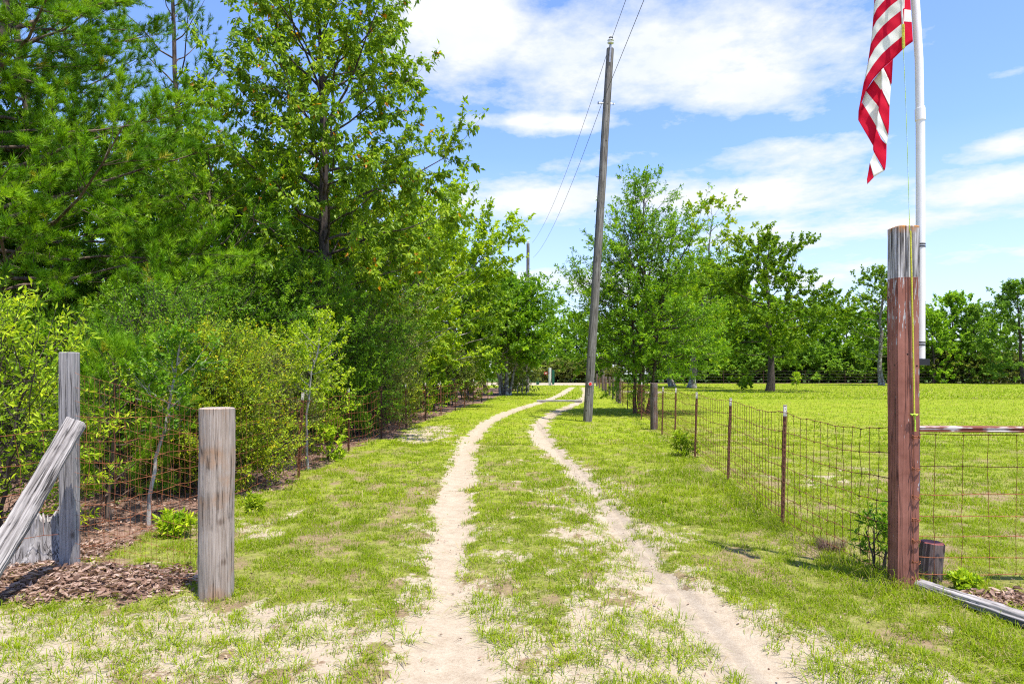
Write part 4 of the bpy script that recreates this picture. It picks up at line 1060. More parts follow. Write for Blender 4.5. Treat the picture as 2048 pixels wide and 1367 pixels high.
# ------------------------------------------------------------------ wire fences
def wire_net(mb, P, zs, dx, rad, seed, wav=0.012, sag=0.02, posts=None, droop=None, vert=True, mi=0, ztop=None):
    """net along the ground polyline P; zs are wire heights at the start, ztop scales them along (start, end)"""
    rs = np.random.default_rng(seed)
    P = np.asarray(P, float); d = np.r_[0, np.cumsum(np.hypot(*(P[1:] - P[:-1]).T))]
    n = max(2, int(d[-1] / dx) + 1); s = np.linspace(0, d[-1], n)
    x = np.interp(s, d, P[:, 0]); y = np.interp(s, d, P[:, 1])
    k = np.ones(n) if ztop is None else np.interp(s, d, ztop)
    seg = np.searchsorted(d, s, side='right') - 1; seg = np.clip(seg, 0, len(d) - 2)
    t = (s - d[seg]) / (d[seg + 1] - d[seg]); bow = 4 * t * (1 - t)
    G = np.zeros((len(zs), n, 3))
    for i, z in enumerate(zs):
        wz = (fbm(s * 1.3, np.full(n, i * 0.55), seed % 40 + 60, 3) - 0.5) * 2
        wx = (fbm(s * 1.5, np.full(n, i * 0.6 + 30), seed % 40 + 63, 3) - 0.5) * 2
        G[i, :, 0] = x + wx * wav * 1.5 + rs.normal(0, wav * 0.25, n)
        G[i, :, 1] = y + wx * wav * 1.2 + rs.normal(0, wav * 0.25, n)
        G[i, :, 2] = z * k - sag * bow * (0.4 + 0.6 * z / zs[0]) + wz * wav * 1.4 + rs.normal(0, wav * 0.2, n)
    g0 = gz(G[:, :, 0].ravel(), G[:, :, 1].ravel()).reshape(G.shape[:2]) if d[-1] < 60 else 0
    G[:, :, 2] += g0
    segs(mb, G[:, :-1].reshape(-1, 3), G[:, 1:].reshape(-1, 3), rad, sides=4, mi=mi)
    if vert:
        segs(mb, G[:-1].reshape(-1, 3), G[1:].reshape(-1, 3), rad * 0.85, sides=4, mi=mi)
        K = G.reshape(-1, 3); e = np.array([rad * 2.2, 0, 0])
        segs(mb, K - e, K + e, rad * 1.9, sides=4, mi=mi)      # the knots
    return G


def tpost_mesh(h=1.24, bend=0.0):
    mb = MB(); n = 9
    prof = [(-.019, -.003), (.019, -.003), (.019, .002), (.003, .002), (.003, .032), (-.003, .032), (-.003, .002), (-.019, .002)]
    V = np.zeros((n, 8, 3))
    for i in range(n):
        f = i / (n - 1)
        for k, (a_, b_) in enumerate(prof): V[i, k] = (a_ + bend * math.sin(f * PI), b_, -0.08 + (h + 0.08) * f)
    i0 = (np.arange(n - 1) * 8)[:, None]
    Q = np.array([[k, (k + 1) % 8, 8 + (k + 1) % 8, 8 + k] for k in range(8)])
    mb.add(V.reshape(-1, 3), (i0[:, None, :] + Q[None]).reshape(-1, 4))
    mb.add(V[-1], [(0, 1, 2, 7)]); mb.add(V[-1], [(3, 4, 5, 6)])
    for z in np.arange(0.12, h - 0.03, 0.055): box(mb, (0 + bend * math.sin((z + .08) / (h + .08) * PI), -0.006, z), (0.012, 0.008, 0.018))
    return mb


def attach(o, parent, loc, rot=(0, 0, 0)):
    o.parent = parent; o.location = loc; o.rotation_euler = rot


# right field fence along the track
fr_ = empty('wire_fence', (fence_rx(5.0), 5.0, 0), 'rusty wire fence with steel and wooden posts running along the right of the track', 'fence')
root = np.array([fence_rx(5.0), 5.0, 0])
TP = [(6.83, 1.23), (9.75, 1.19), (12.4, 1.20), (15.1, 1.22), (17.0, 1.2), (22.5, 1.24), (25.8, 1.18), (29.0, 1.2), (32.0, 1.24)]
proto = tpost_mesh().build('steel_post', [M['rust_post']], fr_)
first = True
offx = {6.83: -0.0, 9.75: 0.06, 12.4: 0.05}
WP = []
for i, (y, h) in enumerate(TP):
    o = proto if first else proto.copy()
    if not first: COL.objects.link(o)
    first = False
    xx = PX({6.83: 1565, 9.75: 1456, 12.4: 1390, 15.1: 1350, 17.0: 1324}.get(y, 0), y) if y < 18 else fence_rx(y)
    attach(o, fr_, (xx - root[0], y - root[1], 0), (random.uniform(-.03, .03), random.uniform(0.0, .035), random.uniform(-.3, .3)))
    o.scale = (1, 1, h / 1.24); WP.append((y, xx))
for (y, h, r, mat) in [(18.7, 1.26, 0.10, 'wood_fence'), (34.7, 1.45, 0.10, 'wood_fence'), (36.5, 1.30, 0.09, 'wood_fence'), (41, 1.2, 0.07, 'wood_fence'), (46, 1.25, 0.07, 'wood_fence'), (52, 1.25, 0.08, 'wood_fence'), (58, 1.9, 0.13, 'wood_fence'), (68, 1.25, 0.09, 'wood_fence'), (78, 1.4, 0.1, 'wood_fence')]:
    mb = MB(); timber(mb, h + 0.1, r, r, 2.3, 14, 28, 0.004, 0.04, int(y), 0.01, cracks=4)
    mb.V = [v - np.array([0, 0, 0.1], np.float32) for v in mb.V]
    xx = fence_rx(y) if y != 18.7 else PX(1308, 18.7)
    mb.build('wood_post', M[mat], fr_, loc=(xx - root[0], y - root[1], 0), smooth=True, rot=(0, random.uniform(-.02, .02), 0))
    WP.append((y, xx))
WP.sort()
pts = [(2.755, 4.98)] + [(x, y) for y, x in WP]
pts = np.array(pts)
nearp = pts[pts[:, 1] < 18.8]
ZS = [1.16, 0.97, 0.79, 0.62, 0.46, 0.32, 0.20, 0.10]
mb = MB()
G1 = wire_net(mb, nearp[:2], ZS, 0.125, 0.0029, 201, wav=0.018, sag=0.05, ztop=[0.985, 1.0])
wire_net(mb, nearp[1:], ZS, 0.14, 0.0031, 202, wav=0.010, sag=0.03)
mid_ = pts[(pts[:, 1] > 18.5) & (pts[:, 1] < 37)]
wire_net(mb, mid_, ZS[:7], 0.22, 0.0042, 203, wav=0.012, sag=0.03)
farp = pts[pts[:, 1] > 36]
wire_net(mb, farp, [1.1, 0.8, 0.5, 0.25], 0.8, 0.007, 204, wav=0.02, sag=0.03)
mb.V = [(v - root).astype(np.float32) for v in mb.V]
mb.build('wire_mesh', M['rust_wire_dark'], fr_)
# mesh right of the red post
pr = empty('wire_fence', (2.9, 4.93, 0), 'wide rusty wire mesh stretched under the wooden rail right of the red post', 'fence'); root2 = np.array([2.9, 4.93, 0])
mb = MB()
wire_net(mb, [(2.86, 4.93), (5.4, 4.93)], [1.10, 0.87, 0.672, 0.51, 0.362, 0.21, 0.09], 0.19, 0.0026, 205, wav=0.014, sag=0.01)
rs_ = np.random.default_rng(3)
for z in (1.10, 0.87, 0.672, 0.51, 0.362, 0.21, 0.09):             # wire ends wrapped and stapled on the post's face
    k = 7; tt = np.linspace(0, 1, k)
    for r_ in range(2):
        P = np.stack([2.905 - 0.062 * tt + 0.0, np.full(k, 4.853) - 0.012 * np.sin(tt * PI), z + rs_.normal(0, .006, k) - 0.012 * r_], -1)
        tube(mb, P, 0.0028, 4)
    tube(mb, [[2.845, 4.851, z + 0.012], [2.842, 4.835, z + .006], [2.843, 4.851, z - 0.012]], 0.003, 4)
P = np.stack([2.85 + rs_.normal(0, .004, 12), np.full(12, 4.846), np.linspace(1.10, 0.09, 12)], -1); tube(mb, P, 0.0022, 4)
mb.V = [(v - root2).astype(np.float32) for v in mb.V]
mb.build('wire_mesh', M['rust_wire'], pr)

# left: gate mesh between square and round post, long fence behind, short run to the left
x0, y0 = PX(139.5, 5.28), 5.28; x1, y1 = PX(433, 4.72), 4.72
pl = empty('mesh_panel', (x0, y0, 0), 'fine rusty wire mesh between the square grey post and the round post', 'fence'); root3 = np.array([x0, y0, 0])
mb = MB()
wire_net(mb, [(x0 + .05, y0 - .02), (x1 - 0.09, y1 + .07)], list(np.linspace(1.50, 0.08, 14)), 0.052, 0.0011, 211, wav=0.004, sag=0.02, ztop=[1.0, 0.84])
mb.V = [(v - root3).astype(np.float32) for v in mb.V]
mb.build('wire_mesh', M['rust_wire'], pl)
LF = empty('wire_fence', (-3.42, 5.3, 0), 'long rusty wire fence on steel posts along the wood on the left', 'fence'); root4 = np.array([-3.42, 5.3, 0])
LP = [(-3.16, 10.1), (-3.27, 13.65), (-3.06, 16), (-2.95, 19), (-2.8, 22), (-2.6, 25), (-2.28, 27.5), (-2.09, 30), (-1.89, 33), (-1.6, 36), (-1.37, 39)]
dark = tpost_mesh().build('steel_post', [M['rust_dark']], LF)
first2 = True; firstd = True
lproto = tpost_mesh().build('steel_post', [M['rust_post']], LF)
for i, (x, y) in enumerate(LP):
    if i in (2, 6, 9):
        o = dark if firstd else dark.copy()
        if not firstd: COL.objects.link(o)
        firstd = False
    else:
        o = lproto if first2 else lproto.copy()
        if not first2: COL.objects.link(o)
        first2 = False
    attach(o, LF, (x - root4[0], y - root4[1], 0), (random.uniform(-.03, .03), 0.045 if i == 0 else random.uniform(-.02, .03), random.uniform(-.4, .4)))
    o.scale = (1.1, 1.1, 1.0 if i else 1.02)
mb = MB()
wire_net(mb, [(-3.42, 5.33), (-3.18, 10.1)], [1.18, 0.98, 0.80, 0.62, 0.46, 0.30, 0.14], 0.17, 0.0022, 212, wav=0.022, sag=0.08)
wire_net(mb, LP[:5], [1.15, 0.95, 0.76, 0.58, 0.42, 0.26, 0.12], 0.22, 0.0026, 213, wav=0.03, sag=0.08)
wire_net(mb, LP[4:], [1.1, 0.8, 0.5, 0.25], 0.5, 0.005, 214, wav=0.03, sag=0.05)
wire_net(mb, [(-4.7, 4.75), (-3.42, 5.30)], [1.05, 0.83, 0.62, 0.44, 0.26], 0.17, 0.0021, 215, wav=0.025, sag=0.05)
mb.V = [(v - root4).astype(np.float32) for v in mb.V]
mb.build('wire_mesh', M['rust_wire'], LF)
# far field fence
FF = empty('wire_fence', (11, 99, 0), 'distant wire fence along the far edge of the field', 'fence'); root5 = np.array([11, 99, 0])
mb = MB()
wire_net(mb, [(11, 99), (80, 99)], [1.75, 1.35, 0.95, 0.5], 3.0, 0.007, 221, wav=0.01, sag=0.0, vert=False)
mb.V = [(v - root5).astype(np.float32) for v in mb.V]
mb.build('wire_mesh', M['wire_far'], FF)
pp = None
for px in (1363, 1447, 1527, 1610, 1690, 1730, 1862, 1950, 2028, 2080):
    if pp is None:
        mb = MB(); tube(mb, [(0, 0, -0.1), (0, 0, 1.0), (0.01, 0, 1.9)], 0.04, 6); pp = o = mb.build('fence_post', M['rust_dark'], FF)
    else:
        o = pp.copy(); COL.objects.link(o)
    attach(o, FF, (PX(px, 99) - 11, 0, 0))

# ------------------------------------------------------------------ gate at the far end of the track
gpst = post('gate_post', PX(1100, 84.5), 84.5, 2.15, 0.17, 0.17, 'white_paint', 'whitish gate post at the far end of the track', 'post', power=2, seed=31, rough=0.006, rings=10, pts=20)
def far_gate(px, Y, w, h, z0, label):
    r = empty('metal_gate', (PX(px, Y), Y, 0), label, 'gate')
    mb = MB()
    box(mb, (0, 0, z0 + h / 2), (0.06, w, 0.05)); 
    for z in np.linspace(z0, z0 + h, 6): tube(mb, [(-0.18, -w / 2, z), (0.18, w / 2, z)], 0.03, 6)
    for s_ in (-1, 0, 1): tube(mb, [(0.18 * s_, s_ * w / 2, z0), (0.18 * s_, s_ * w / 2, z0 + h)], 0.04, 6)
    mb.build('frame', M['green_paint'], r)
    mb = MB(); box(mb, (0, 0.1, z0 + h / 2), (0.30, 0.012, h * 0.96)); mb.build('panel', M['green_paint'], r)
    return r
far_gate(1106.5, 84.3, 3.4, 1.75, 0.12, 'green metal gate swung open edge on beside the whitish post')
far_gate(1075.5, 86, 1.6, 0.85, 0.08, 'low green metal gate end at the left of the far track entrance')
mb = MB(); box(mb, (0, 0, 0), (0.42, 0.02, 0.36)); box(mb, (0, -0.016, 0), (0.20, 0.01, 0.14), 1); box(mb, (0.32, 0.0, 0.02), (0.3, 0.04, 0.06), 2)
tag(mb.build('small_sign', [M['red_sign'], M['white_paint'], M['wood_fence']], loc=(PX(1091.5, 84.4), 84.35, PZ(746, 84.4))), 'small red sign hung left of the whitish gate post', 'sign')
# white topped post among the trunks
r = empty('marker_post', (PX(1288, 30), 30.0, 0), 'thin post with a white box on top among the trunks at the right fence', 'post')
mb = MB(); tube(mb, [(0, 0, -.1), (0, 0, 1.7)], 0.028, 8); mb.build('pole', M['wood_fence'], r)
mb = MB(); box(mb, (0, 0, 1.79), (0.16, 0.14, 0.2)); box(mb, (0, 0, 1.905), (0.20, 0.18, 0.03)); mb.build('box', M['white_paint'], r)

# ------------------------------------------------------------------ utility poles and lines
def util_pole(name, base, top, rb, rt, label, detail=True, seed=40):
    base, top = Vector(base), Vector(top); L = (top - base).length
    r = empty(name, base, label, 'utility pole', 'wooden utility poles')
    r.rotation_mode = 'QUATERNION'; r.rotation_quaternion = Vector((0, 0, 1)).rotation_difference((top - base).normalized())
    mb = MB(); timber(mb, L + 0.3, rb, rb, 2, 60, 40, 0.004, 1 - rt / rb, seed, 0.01, cracks=7)
    mb.V = [v - np.array([0, 0, 0.3], np.float32) for v in mb.V]
    mb.build('shaft', M['wood_pole'], r, smooth=True)
    return r, L


p1, L1 = util_pole('utility_pole', (PX(1175, 21.6), 21.6, 0), (PX(1220.5, 21.6), 21.6, PZ(97, 21.6)), 0.142, 0.108, 'leaning grey wooden power pole with a red reflector beside the track')
inv = p1.matrix_basis
mb = MB(); box(mb, (0, 0, L1 + 0.05), (0.05, 0.03, 0.22)); tube(mb, [(0, 0, L1 + .1), (0, 0, L1 + 0.2)], 0.022, 8); box(mb, (0, -0.112, L1 - 0.22), (0.055, 0.012, 0.55)); mb.build('pin_bracket', M['steel'], p1)
ins = MB(); lathe(ins, [(0.02, 0), (0.05, 0.0), (0.105, 0.025), (0.10, 0.045), (0.05, 0.06), (0.05, 0.085), (0.105, 0.105), (0.10, 0.125), (0.055, 0.14), (0.05, 0.17), (0.06, 0.19), (0.0, 0.2)], 20, axis_loc=(0, 0, L1 + 0.14))
ins.build('insulator', M['porcelain'], p1, smooth=True)
mb = MB(); lathe(mb, [(0.066, 0.0), (0.07, 0.02), (0.06, 0.035), (0.0, 0.035)], 16, axis_loc=(0, 0, L1 + 0.315)); mb.build('insulator_cap', M['black'], p1)
zc = L1 - 1.75
mb = MB(); tube(mb, [(-0.27, 0.0, zc), (0.24, 0.0, zc + .01)], 0.017, 6); tube(mb, [(-0.27, 0, zc - .03), (-0.27, 0, zc + .04)], 0.026, 8); tube(mb, [(0.2, 0, zc - .02), (0.2, 0, zc + .03)], 0.022, 8); mb.build('through_bolt', M['steel'], p1)
mb = MB(); zh = L1 * 0.655; tube(mb, [(-0.11, 0, zh), (-0.19, 0, zh), (-0.21, 0, zh + .03), (-0.20, 0, zh + .06)], 0.009, 5); mb.build('hook', M['steel'], p1)
mb = MB(); tube(mb, [(0, -0.133, 1.2), (0, -0.150, 1.2)], 0.062, 24); a = mb.build('reflector', M['white_paint'], p1)
mb = MB(); tube(mb, [(0, -0.1505, 1.2), (0, -0.158, 1.2)], 0.048, 24); mb.build('lens', M['red_reflector'], a)
p2, L2 = util_pole('utility_pole', (PX(1055, 54), 54.0, 0), (PX(1056.5, 54), 54.0, PZ(487, 54)), 0.15, 0.12, 'distant straight wooden power pole rising behind the left trees', seed=41)
mb = MB(); lathe(mb, [(0.03, 0), (0.09, 0.03), (0.06, 0.1), (0.10, 0.13), (0.05, 0.2), (0.0, 0.22)], 12, axis_loc=(0, 0, L2 + 0.02)); mb.build('insulator', M['porcelain'], p2)


def cable(name, pts, sag, rad, label):
    mb = MB(); P = []
    for (a, b), s_ in zip(zip(pts[:-1], pts[1:]), sag):
        a, b = np.array(a), np.array(b); t = np.linspace(0, 1, 40)[:, None]
        P.append(a + (b - a) * t - np.array([0, 0, 1]) * s_ * 4 * t * (1 - t))
    P = np.concatenate([p if i == 0 else p[1:] for i, p in enumerate(P)])
    tube(mb, P, rad, 6)
    o = mb.build(name, M['wire_line']); tag(o, label, 'power line', 'overhead power lines')


ptop = Vector((PX(1222, 21.6), 21.6, PZ(82, 21.6)))
cable('power_line', [(4.0, -18, 12.4), tuple(ptop), (PX(1056, 54) + 0.35, 54, PZ(485, 54))], [0.35, 0.85], 0.008, 'upper overhead wire passing over the insulator of the leaning pole')
psd = (PX(1204, 21.6), 21.6, PZ(206, 21.6))
cable('power_line', [(3.8, -18, 10.6), psd, (PX(1060, 54) + 0.25, 54, PZ(515, 54))], [0.3, 0.75], 0.008, 'lower overhead wire passing the side of the leaning pole')
cable('power_line', [(PX(1056, 54), 54, PZ(585, 54)), (30, 100, 12.5)], [0.3], 0.012, 'thin far wire crossing the sky gap right of the distant pole')

# ------------------------------------------------------------------ flagpole, flag and rope
YP = 5.06
fpole = empty('flagpole', (PX(1841, YP), YP, PZ(717, YP)), 'white plastic flagpole strapped behind the red post', 'flagpole'); zb = PZ(717, YP)
def lp(px, py, Y=YP): return (PX(px, Y) - fpole.location.x, Y - YP, PZ(py, Y) - zb)
mb = MB(); tube(mb, [lp(1841, 717), lp(1841, 600), lp(1841, 480), lp(1841, 350), lp(1840.5, 214)], 0.0310, 28); mb.build('lower_pipe', M['pvc'], fpole, smooth=True)
mb = MB(); P = [lp(1840, 240), lp(1838, 120), lp(1830, -10), lp(1818, -160), lp(1806, -300)]; tube(mb, P, 0.0285, 28); mb.build('upper_pipe', M['pvc'], fpole, smooth=True)
mb = MB(); tube(mb, [lp(1840.6, 241), lp(1840.0, 218)], 0.0355, 28); mb.build('coupling', M['pvc'], fpole, smooth=True)
for y in (492, 688):
    mb = MB()
    for dy in (-2.5, 2.5): tube(mb, [lp(1841, y + dy), lp(1841, y + dy - 2.4)], 0.0335, 24)
    mb.build('strap', M['black'], fpole, smooth=True)
mb = MB(); box(mb, (0.0, 0.0, -0.025), (0.085, 0.09, 0.046)); mb.build('base_bracket', M['black'], fpole)


def fpt(zx, zy, Y): 
    px, py = 1690 + zx / 3.6, zy / 3.6
    return np.array([PX(px, Y), Y, PZ(py, Y)])


def resample(P, n):
    P = np.asarray(P, float); d = np.r_[0, np.cumsum(np.hypot(*(P[1:] - P[:-1]).T[:2]))]; s_ = np.linspace(0, d[-1], n)
    return np.stack([np.interp(s_, d, P[:, k]) for k in range(P.shape[1])], -1)


flag = MB()
def cloth(c0, c1, mi, n=26, k=7, Yf=None):
    """a stripe between two edge curves given as (x, y, depth)"""
    A, B = resample(c0, n), resample(c1, n)
    V = np.zeros((n, k, 3))
    for i in range(n):
        for j in range(k):
            t = j / (k - 1); p = A[i] * (1 - t) + B[i] * t
            Y = p[2] + 0.005 * math.sin(p[0] * 0.035 + p[1] * 0.016) + 0.0015 * math.sin(p[1] * 0.05 - p[0] * 0.03)
            V[i, j] = fpt(p[0], p[1], Y)
    ix = np.arange(n * k).reshape(n, k)
    q = np.stack([ix[:-1, :-1], ix[:-1, 1:], ix[1:, 1:], ix[1:, :-1]], -1).reshape(-1, 4)
    flag.add(V.reshape(-1, 3), q, mi, np.random.default_rng(int(abs(c0[0][1]) + 7)).random(len(q)) * 0.2 + 0.4)


def D(P, ya, yb):
    n = len(P); return [(x, y, ya + (yb - ya) * i / (n - 1)) for i, (x, y) in enumerate(P)]


A1c = [(430, -35), (385, 0), (320, 50), (265, 110), (225, 155), (203, 200), (196, 235)]
A2c = [(428, 58), (400, 80), (330, 135), (270, 190), (225, 245), (195, 300), (184, 325)]
A3c = [(424, 160), (400, 178), (325, 240), (265, 290), (215, 350), (175, 425), (162, 470)]
A4c = [(424, 250), (405, 268), (330, 330), (265, 390), (205, 465), (155, 545), (134, 600)]
A5c = [(424, 342), (412, 362), (345, 428), (275, 490), (200, 575), (150, 655), (123, 735)]
up_ = lambda P, k: [(x + 6 * k, y - 92 * k) for x, y in P]
ya, yb = 4.985, 5.10
chain = [A5c, A4c, A3c, A2c, A1c] + [up_(A1c, k) for k in range(1, 10)]
for i in range(len(chain) - 1):
    mi = 0 if i % 2 == 0 else 1
    cloth(D(chain[i + 1], ya, yb), D(chain[i], ya, yb), mi if i < 8 else 2)
# edge that turns back at the fly fold (the front layer's lower corner)
cloth(D([(134, 600), (118, 690), (97, 800), (95, 865)], 5.10, 5.12), D([(123, 735), (121, 742), (123, 748), (125, 752)], 5.10, 5.09), 0)
# hoist side behind the rope
H = [(418, -110), (418, -20), (420, 68), (420, 155), (425, 350)]
for (a0, b0, a1, b1, mi) in [((418, -110), (470, -110), (418, -20), (470, -15), 1), ((418, -20), (470, -15), (420, 68), (474, 74), 0), ((420, 68), (474, 74), (420, 155), (480, 160), 1), ((420, 155), (480, 160), (424, 346), (489, 300), 0)]:
    cloth(D([a0, b0], 5.0, 5.035), D([a1, b1], 5.0, 5.035), mi, n=10)
# inner layers seen under the hem
yi0, yi1 = 5.10, 5.06
cloth(D([(262, 505), (205, 575)], 5.07, 5.11), D([(282, 640), (266, 658)], 5.03, 5.05), 1)
cloth(D([(205, 575), (150, 655)], 5.11, 5.12), D([(268, 655), (258, 792)], 5.05, 5.05), 0)
cloth(D([(150, 655), (124, 740)], 5.12, 5.12), D([(258, 790), (238, 930)], 5.05, 5.05), 1)
cloth(D([(124, 740), (110, 800), (95, 865)], 5.12, 5.12), D([(238, 930), (222, 1000), (206, 1056)], 5.05, 5.05), 0)
# right-hand fold, the fly running down to the tail
yr = 5.0
cloth(D([(345, 428), (342, 500), (336, 600)], yr, yr), D([(276, 490), (300, 540), (330, 612)], 5.02, 5.01), 0)
cloth(D([(276, 490), (305, 550), (331, 612), (321, 765)], 5.02, yr), D([(262, 505), (264, 570), (262, 640), (262, 642)], 5.02, 5.01), 1)
cloth(D([(262, 638), (300, 710), (321, 765), (318, 880), (312, 975)], 5.01, yr), D([(262, 640), (252, 700), (243, 770), (240, 790), (240, 795)], 5.01, 5.01), 0)
cloth(D([(240, 792), (280, 880), (312, 975), (306, 1010), (300, 1045)], 5.01, yr), D([(240, 793), (232, 850), (228, 900), (226, 928), (226, 932)], 5.01, 5.01), 1)
cloth(D([(226, 930), (262, 1005), (300, 1042), (298, 1140), (292, 1205), (284, 1230)], 5.01, yr), D([(226, 930), (212, 1000), (203, 1048), (202, 1075), (207, 1095), (212, 1102)], 5.01, 5.01), 0)
cloth(D([(210, 1100), (245, 1170), (284, 1230), (250, 1250), (206, 1276)], 5.01, 5.0), D([(209, 1102), (196, 1130), (184, 1160), (180, 1170), (180, 1174)], 5.01, 5.01), 1)
cloth(D([(180, 1172), (195, 1225), (208, 1276)], 5.01, 5.0), D([(178, 1178), (158, 1290), (160, 1326)], 5.02, 5.01), 0)
fl = flag.build('flag', [M['flag_red'], M['flag_white'], M['flag_blue']], smooth=True)
tag(fl, 'red and white striped flag hanging limp from the white flagpole', 'flag')
bm = bmesh.new(); bm.from_mesh(fl.data); bmesh.ops.remove_doubles(bm, verts=bm.verts, dist=0.0012); bm.to_mesh(fl.data); bm.free()
sd = fl.modifiers.new('thick', 'SOLIDIFY'); sd.thickness = 0.0016; sd.offset = 0

mb = MB()
P = resample(np.array([fpt(405, -350, 4.955), fpt(408, 60, 4.955), fpt(416, 180, 4.955)]), 12); tube(mb, P, 0.0072, 8, 0)
P = resample(np.array([fpt(414, 178, 4.952), fpt(418, 350, 4.952)]), 8); tube(mb, P, 0.0065, 8, 1); tube(mb, P + np.array([0.007, -.004, 0]), 0.0050, 8, 1)
rp_ = [fpt(420, 350, 4.95), fpt(437, 720, 4.93), fpt(450, 1100, 4.90), np.array([PX(1819.5, 4.862), 4.862, PZ(462, 4.862)])]
tube(mb, resample(np.array(rp_), 30), 0.0022, 6, 2)
tie = [(1820, 462), (1823, 600), (1826, 740), (1828, 830), (1830, 862)]
P = resample(np.array([[PX(x, 4.852), 4.852 - 0.006, PZ(y, 4.852)] for x, y in tie]), 30); P[:, 0] += np.sin(np.linspace(0, 5, 30)) * 0.001
tube(mb, P, 0.0058, 8, 1)
kx, kz = PX(1828, 4.84), PZ(829, 4.84)
th = np.linspace(0, 2 * PI, 14); tube(mb, np.stack([kx + 0.019 * np.cos(th), 4.838 + 0.008 * np.sin(2 * th), kz + 0.005 * np.sin(th)], -1), 0.0042, 6, 2)
tube(mb, [[kx - 0.028, 4.838, kz + .006], [kx, 4.832, kz + .002], [kx + 0.027, 4.838, kz + .004]], 0.004, 6, 2)
tube(mb, [[kx + 0.004, 4.838, kz - .01], [kx + 0.007, 4.836, kz - .06], [kx + 0.004, 4.838, kz - .118]], 0.0048, 6, 2)
tag(mb.build('halyard_rope', [M['white_paint'], M['rope'], M['rope_green']], smooth=True), 'thin yellow green rope from the flag tied down the front of the red post', 'rope')

# ------------------------------------------------------------------ light, sky, camera
SV = Vector((0.205, -0.235, 1.0)).normalized()
el = math.asin(SV.z); rot = math.atan2(SV.x, SV.y)
ld = bpy.data.lights.new('sun', 'SUN'); ld.energy = 4.6; ld.angle = math.radians(0.55); ld.color = (1.0, 0.96, 0.89)
lo = bpy.data.objects.new('sun', ld); lo.rotation_mode = 'QUATERNION'; lo.rotation_quaternion = (-SV).to_track_quat('-Z', 'Y'); lo.location = (10, -10, 40); COL.objects.link(lo)

w = bpy.data.worlds.new('World'); sc.world = w; w.use_nodes = True
t = w.node_tree; t.nodes.clear(); g = NT(t)
out = g.n('ShaderNodeOutputWorld'); bg = g.n('ShaderNodeBackground'); t.links.new(bg.outputs[0], out.inputs[0])
sky = g.n('ShaderNodeTexSky'); sky.sky_type = 'NISHITA'; sky.sun_disc = False; sky.sun_elevation = el; sky.sun_rotation = rot; sky.air_density = 1.0; sky.dust_density = 0.6; sky.ozone_density = 2.0
tc = g.n('ShaderNodeTexCoord'); dv = tc.outputs['Generated']
nv = g.n('ShaderNodeVectorMath'); nv.operation = 'NORMALIZE'; t.links.new(dv, nv.inputs[0])
sx = g.n('ShaderNodeSeparateXYZ'); t.links.new(nv.outputs[0], sx.inputs[0])
zc = g.math('MAXIMUM', sx.outputs[2], 0.02)
zq = g.math('ADD', zc, 0.10)
cx = g.n('ShaderNodeCombineXYZ'); g.set(cx.inputs[0], g.math('DIVIDE', sx.outputs[0], zq)); g.set(cx.inputs[1], g.math('DIVIDE', sx.outputs[1], zq)); cx.inputs[2].default_value = 0.37
nb = g.noise(cx.outputs[0], 1.15, 9, 0.60)
nb2 = g.noise(cx.outputs[0], 5.5, 6, 0.65)
base = g.math('ADD', g.math('MULTIPLY', nb, 0.64), g.math('MULTIPLY', nb2, 0.36))


def pdir(px, py):
    v = Vector(((px - 1024) / F, 1.0, (HZ - py) / F)); return v.normalized()


# the cloud banks of the day, each at its bearing and height above the horizon
BANKS = [(1750, 455, 0.30, 0.022, 0.20), (1250, 560, 0.5, 0.030, 0.20), (1150, 330, 0.10, 0.020, 0.16), (1640, 110, 0.14, 0.030, 0.18), (1250, 120, 0.30, 0.075, 0.34), (940, 60, 0.13, 0.10, 0.34), (1480, 175, 0.17, 0.045, 0.26), (1090, 245, 0.14, 0.020, 0.30), (1500, 325, 0.17, 0.030, 0.22), (1080, 400, 0.22, 0.042, 0.30), (1400, 395, 0.24, 0.036, 0.26),
         (1990, 375, 0.10, 0.030, 0.24), (2010, 290, 0.06, 0.020, 0.26), (1500, 475, 0.30, 0.026, 0.20), (1930, 515, 0.25, 0.018, 0.16), (1420, 240, 0.05, 0.012, 0.14), (2000, 150, 0.07, 0.010, 0.12), (620, -200, 0.25, 0.10, 0.22)]
bias = None
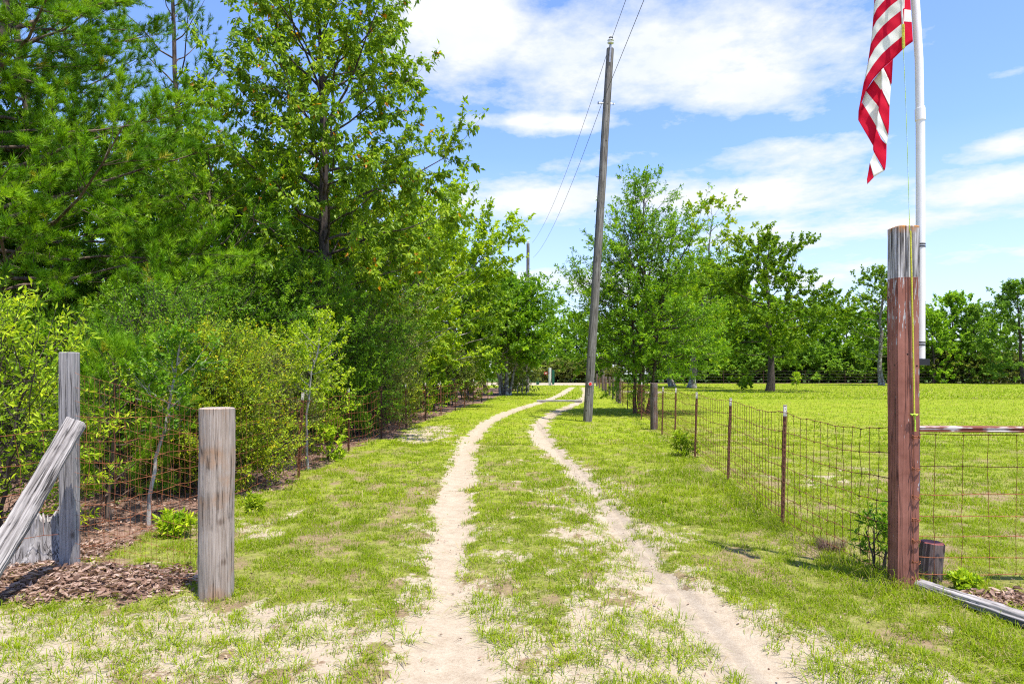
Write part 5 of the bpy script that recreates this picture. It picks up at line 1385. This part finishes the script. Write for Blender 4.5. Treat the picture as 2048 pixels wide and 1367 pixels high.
for (px, py, ax, az_, amt) in BANKS:
    c = pdir(px, py)
    sb = g.n('ShaderNodeVectorMath'); sb.operation = 'SUBTRACT'; t.links.new(nv.outputs[0], sb.inputs[0]); sb.inputs[1].default_value = c
    ml = g.n('ShaderNodeVectorMath'); ml.operation = 'MULTIPLY'; t.links.new(sb.outputs[0], ml.inputs[0]); ml.inputs[1].default_value = (1 / ax, 1 / ax, 1 / az_)
    ln = g.n('ShaderNodeVectorMath'); ln.operation = 'LENGTH'; t.links.new(ml.outputs[0], ln.inputs[0])
    f_ = g.math('MULTIPLY', g.rng(ln.outputs['Value'], 0.25, 1.25, 1.0, 0.0), amt)
    bias = f_ if bias is None else g.math('MAXIMUM', bias, f_)
dens = g.math('ADD', base, g.math('SUBTRACT', bias, 0.135))
cov = g.rng(dens, 0.465, 0.64)
covs = g.math('POWER', cov, 0.8)
skc = g.mix(1.0, sky.outputs[0], (0.74, 0.82, 1.06, 1), 'MULTIPLY')
SKY_S, CLOUD = 0.15, 3.8
nshade = g.noise(cx.outputs[0], 2.3, 5, 0.6)
cl = g.ramp(g.rng(nshade, 0.35, 0.65), [(0.0, (0.82, 0.88, 0.98)), (1.0, (1.0, 1.0, 1.0))])
cl = g.mix(1.0, cl, (CLOUD, CLOUD, CLOUD, 1), 'MULTIPLY')
hz = g.rng(sx.outputs[2], 0.03, 0.30, 0.55, 0.0)
skh = g.mix(hz, skc, (CLOUD * 0.84, CLOUD * 0.90, CLOUD * 0.98, 1))
fin = g.mix(g.math('MULTIPLY', covs, 0.96), skh, cl)
t.links.new(fin, bg.inputs[0]); bg.inputs[1].default_value = SKY_S

cam = bpy.data.cameras.new('camera'); cam.lens = 24.0; cam.sensor_width = 36.0; cam.sensor_fit = 'HORIZONTAL'; cam.lens = F / 2048 * 36
cam.shift_y = (HZ - 683.5) / 2048; cam.clip_end = 2000; cam.clip_start = 0.05
co_ = bpy.data.objects.new('camera', cam); co_.location = (0, 0, CH); co_.rotation_euler = (PI / 2, 0, 0); COL.objects.link(co_); sc.camera = co_

vs = sc.view_settings; vs.view_transform = 'Standard'; vs.look = 'None'; vs.gamma = 1; vs.exposure = 0.95; vs.use_curve_mapping = False
cy = sc.cycles; cy.max_bounces = 6; cy.diffuse_bounces = 3; cy.glossy_bounces = 2; cy.transmission_bounces = 3; cy.transparent_max_bounces = 4
cy.caustics_reflective = False; cy.caustics_refractive = False
cy.use_denoising = False
cy.pixel_filter_type = 'BLACKMAN_HARRIS'; cy.filter_width = 1.15
cy.sample_clamp_indirect = 6.0
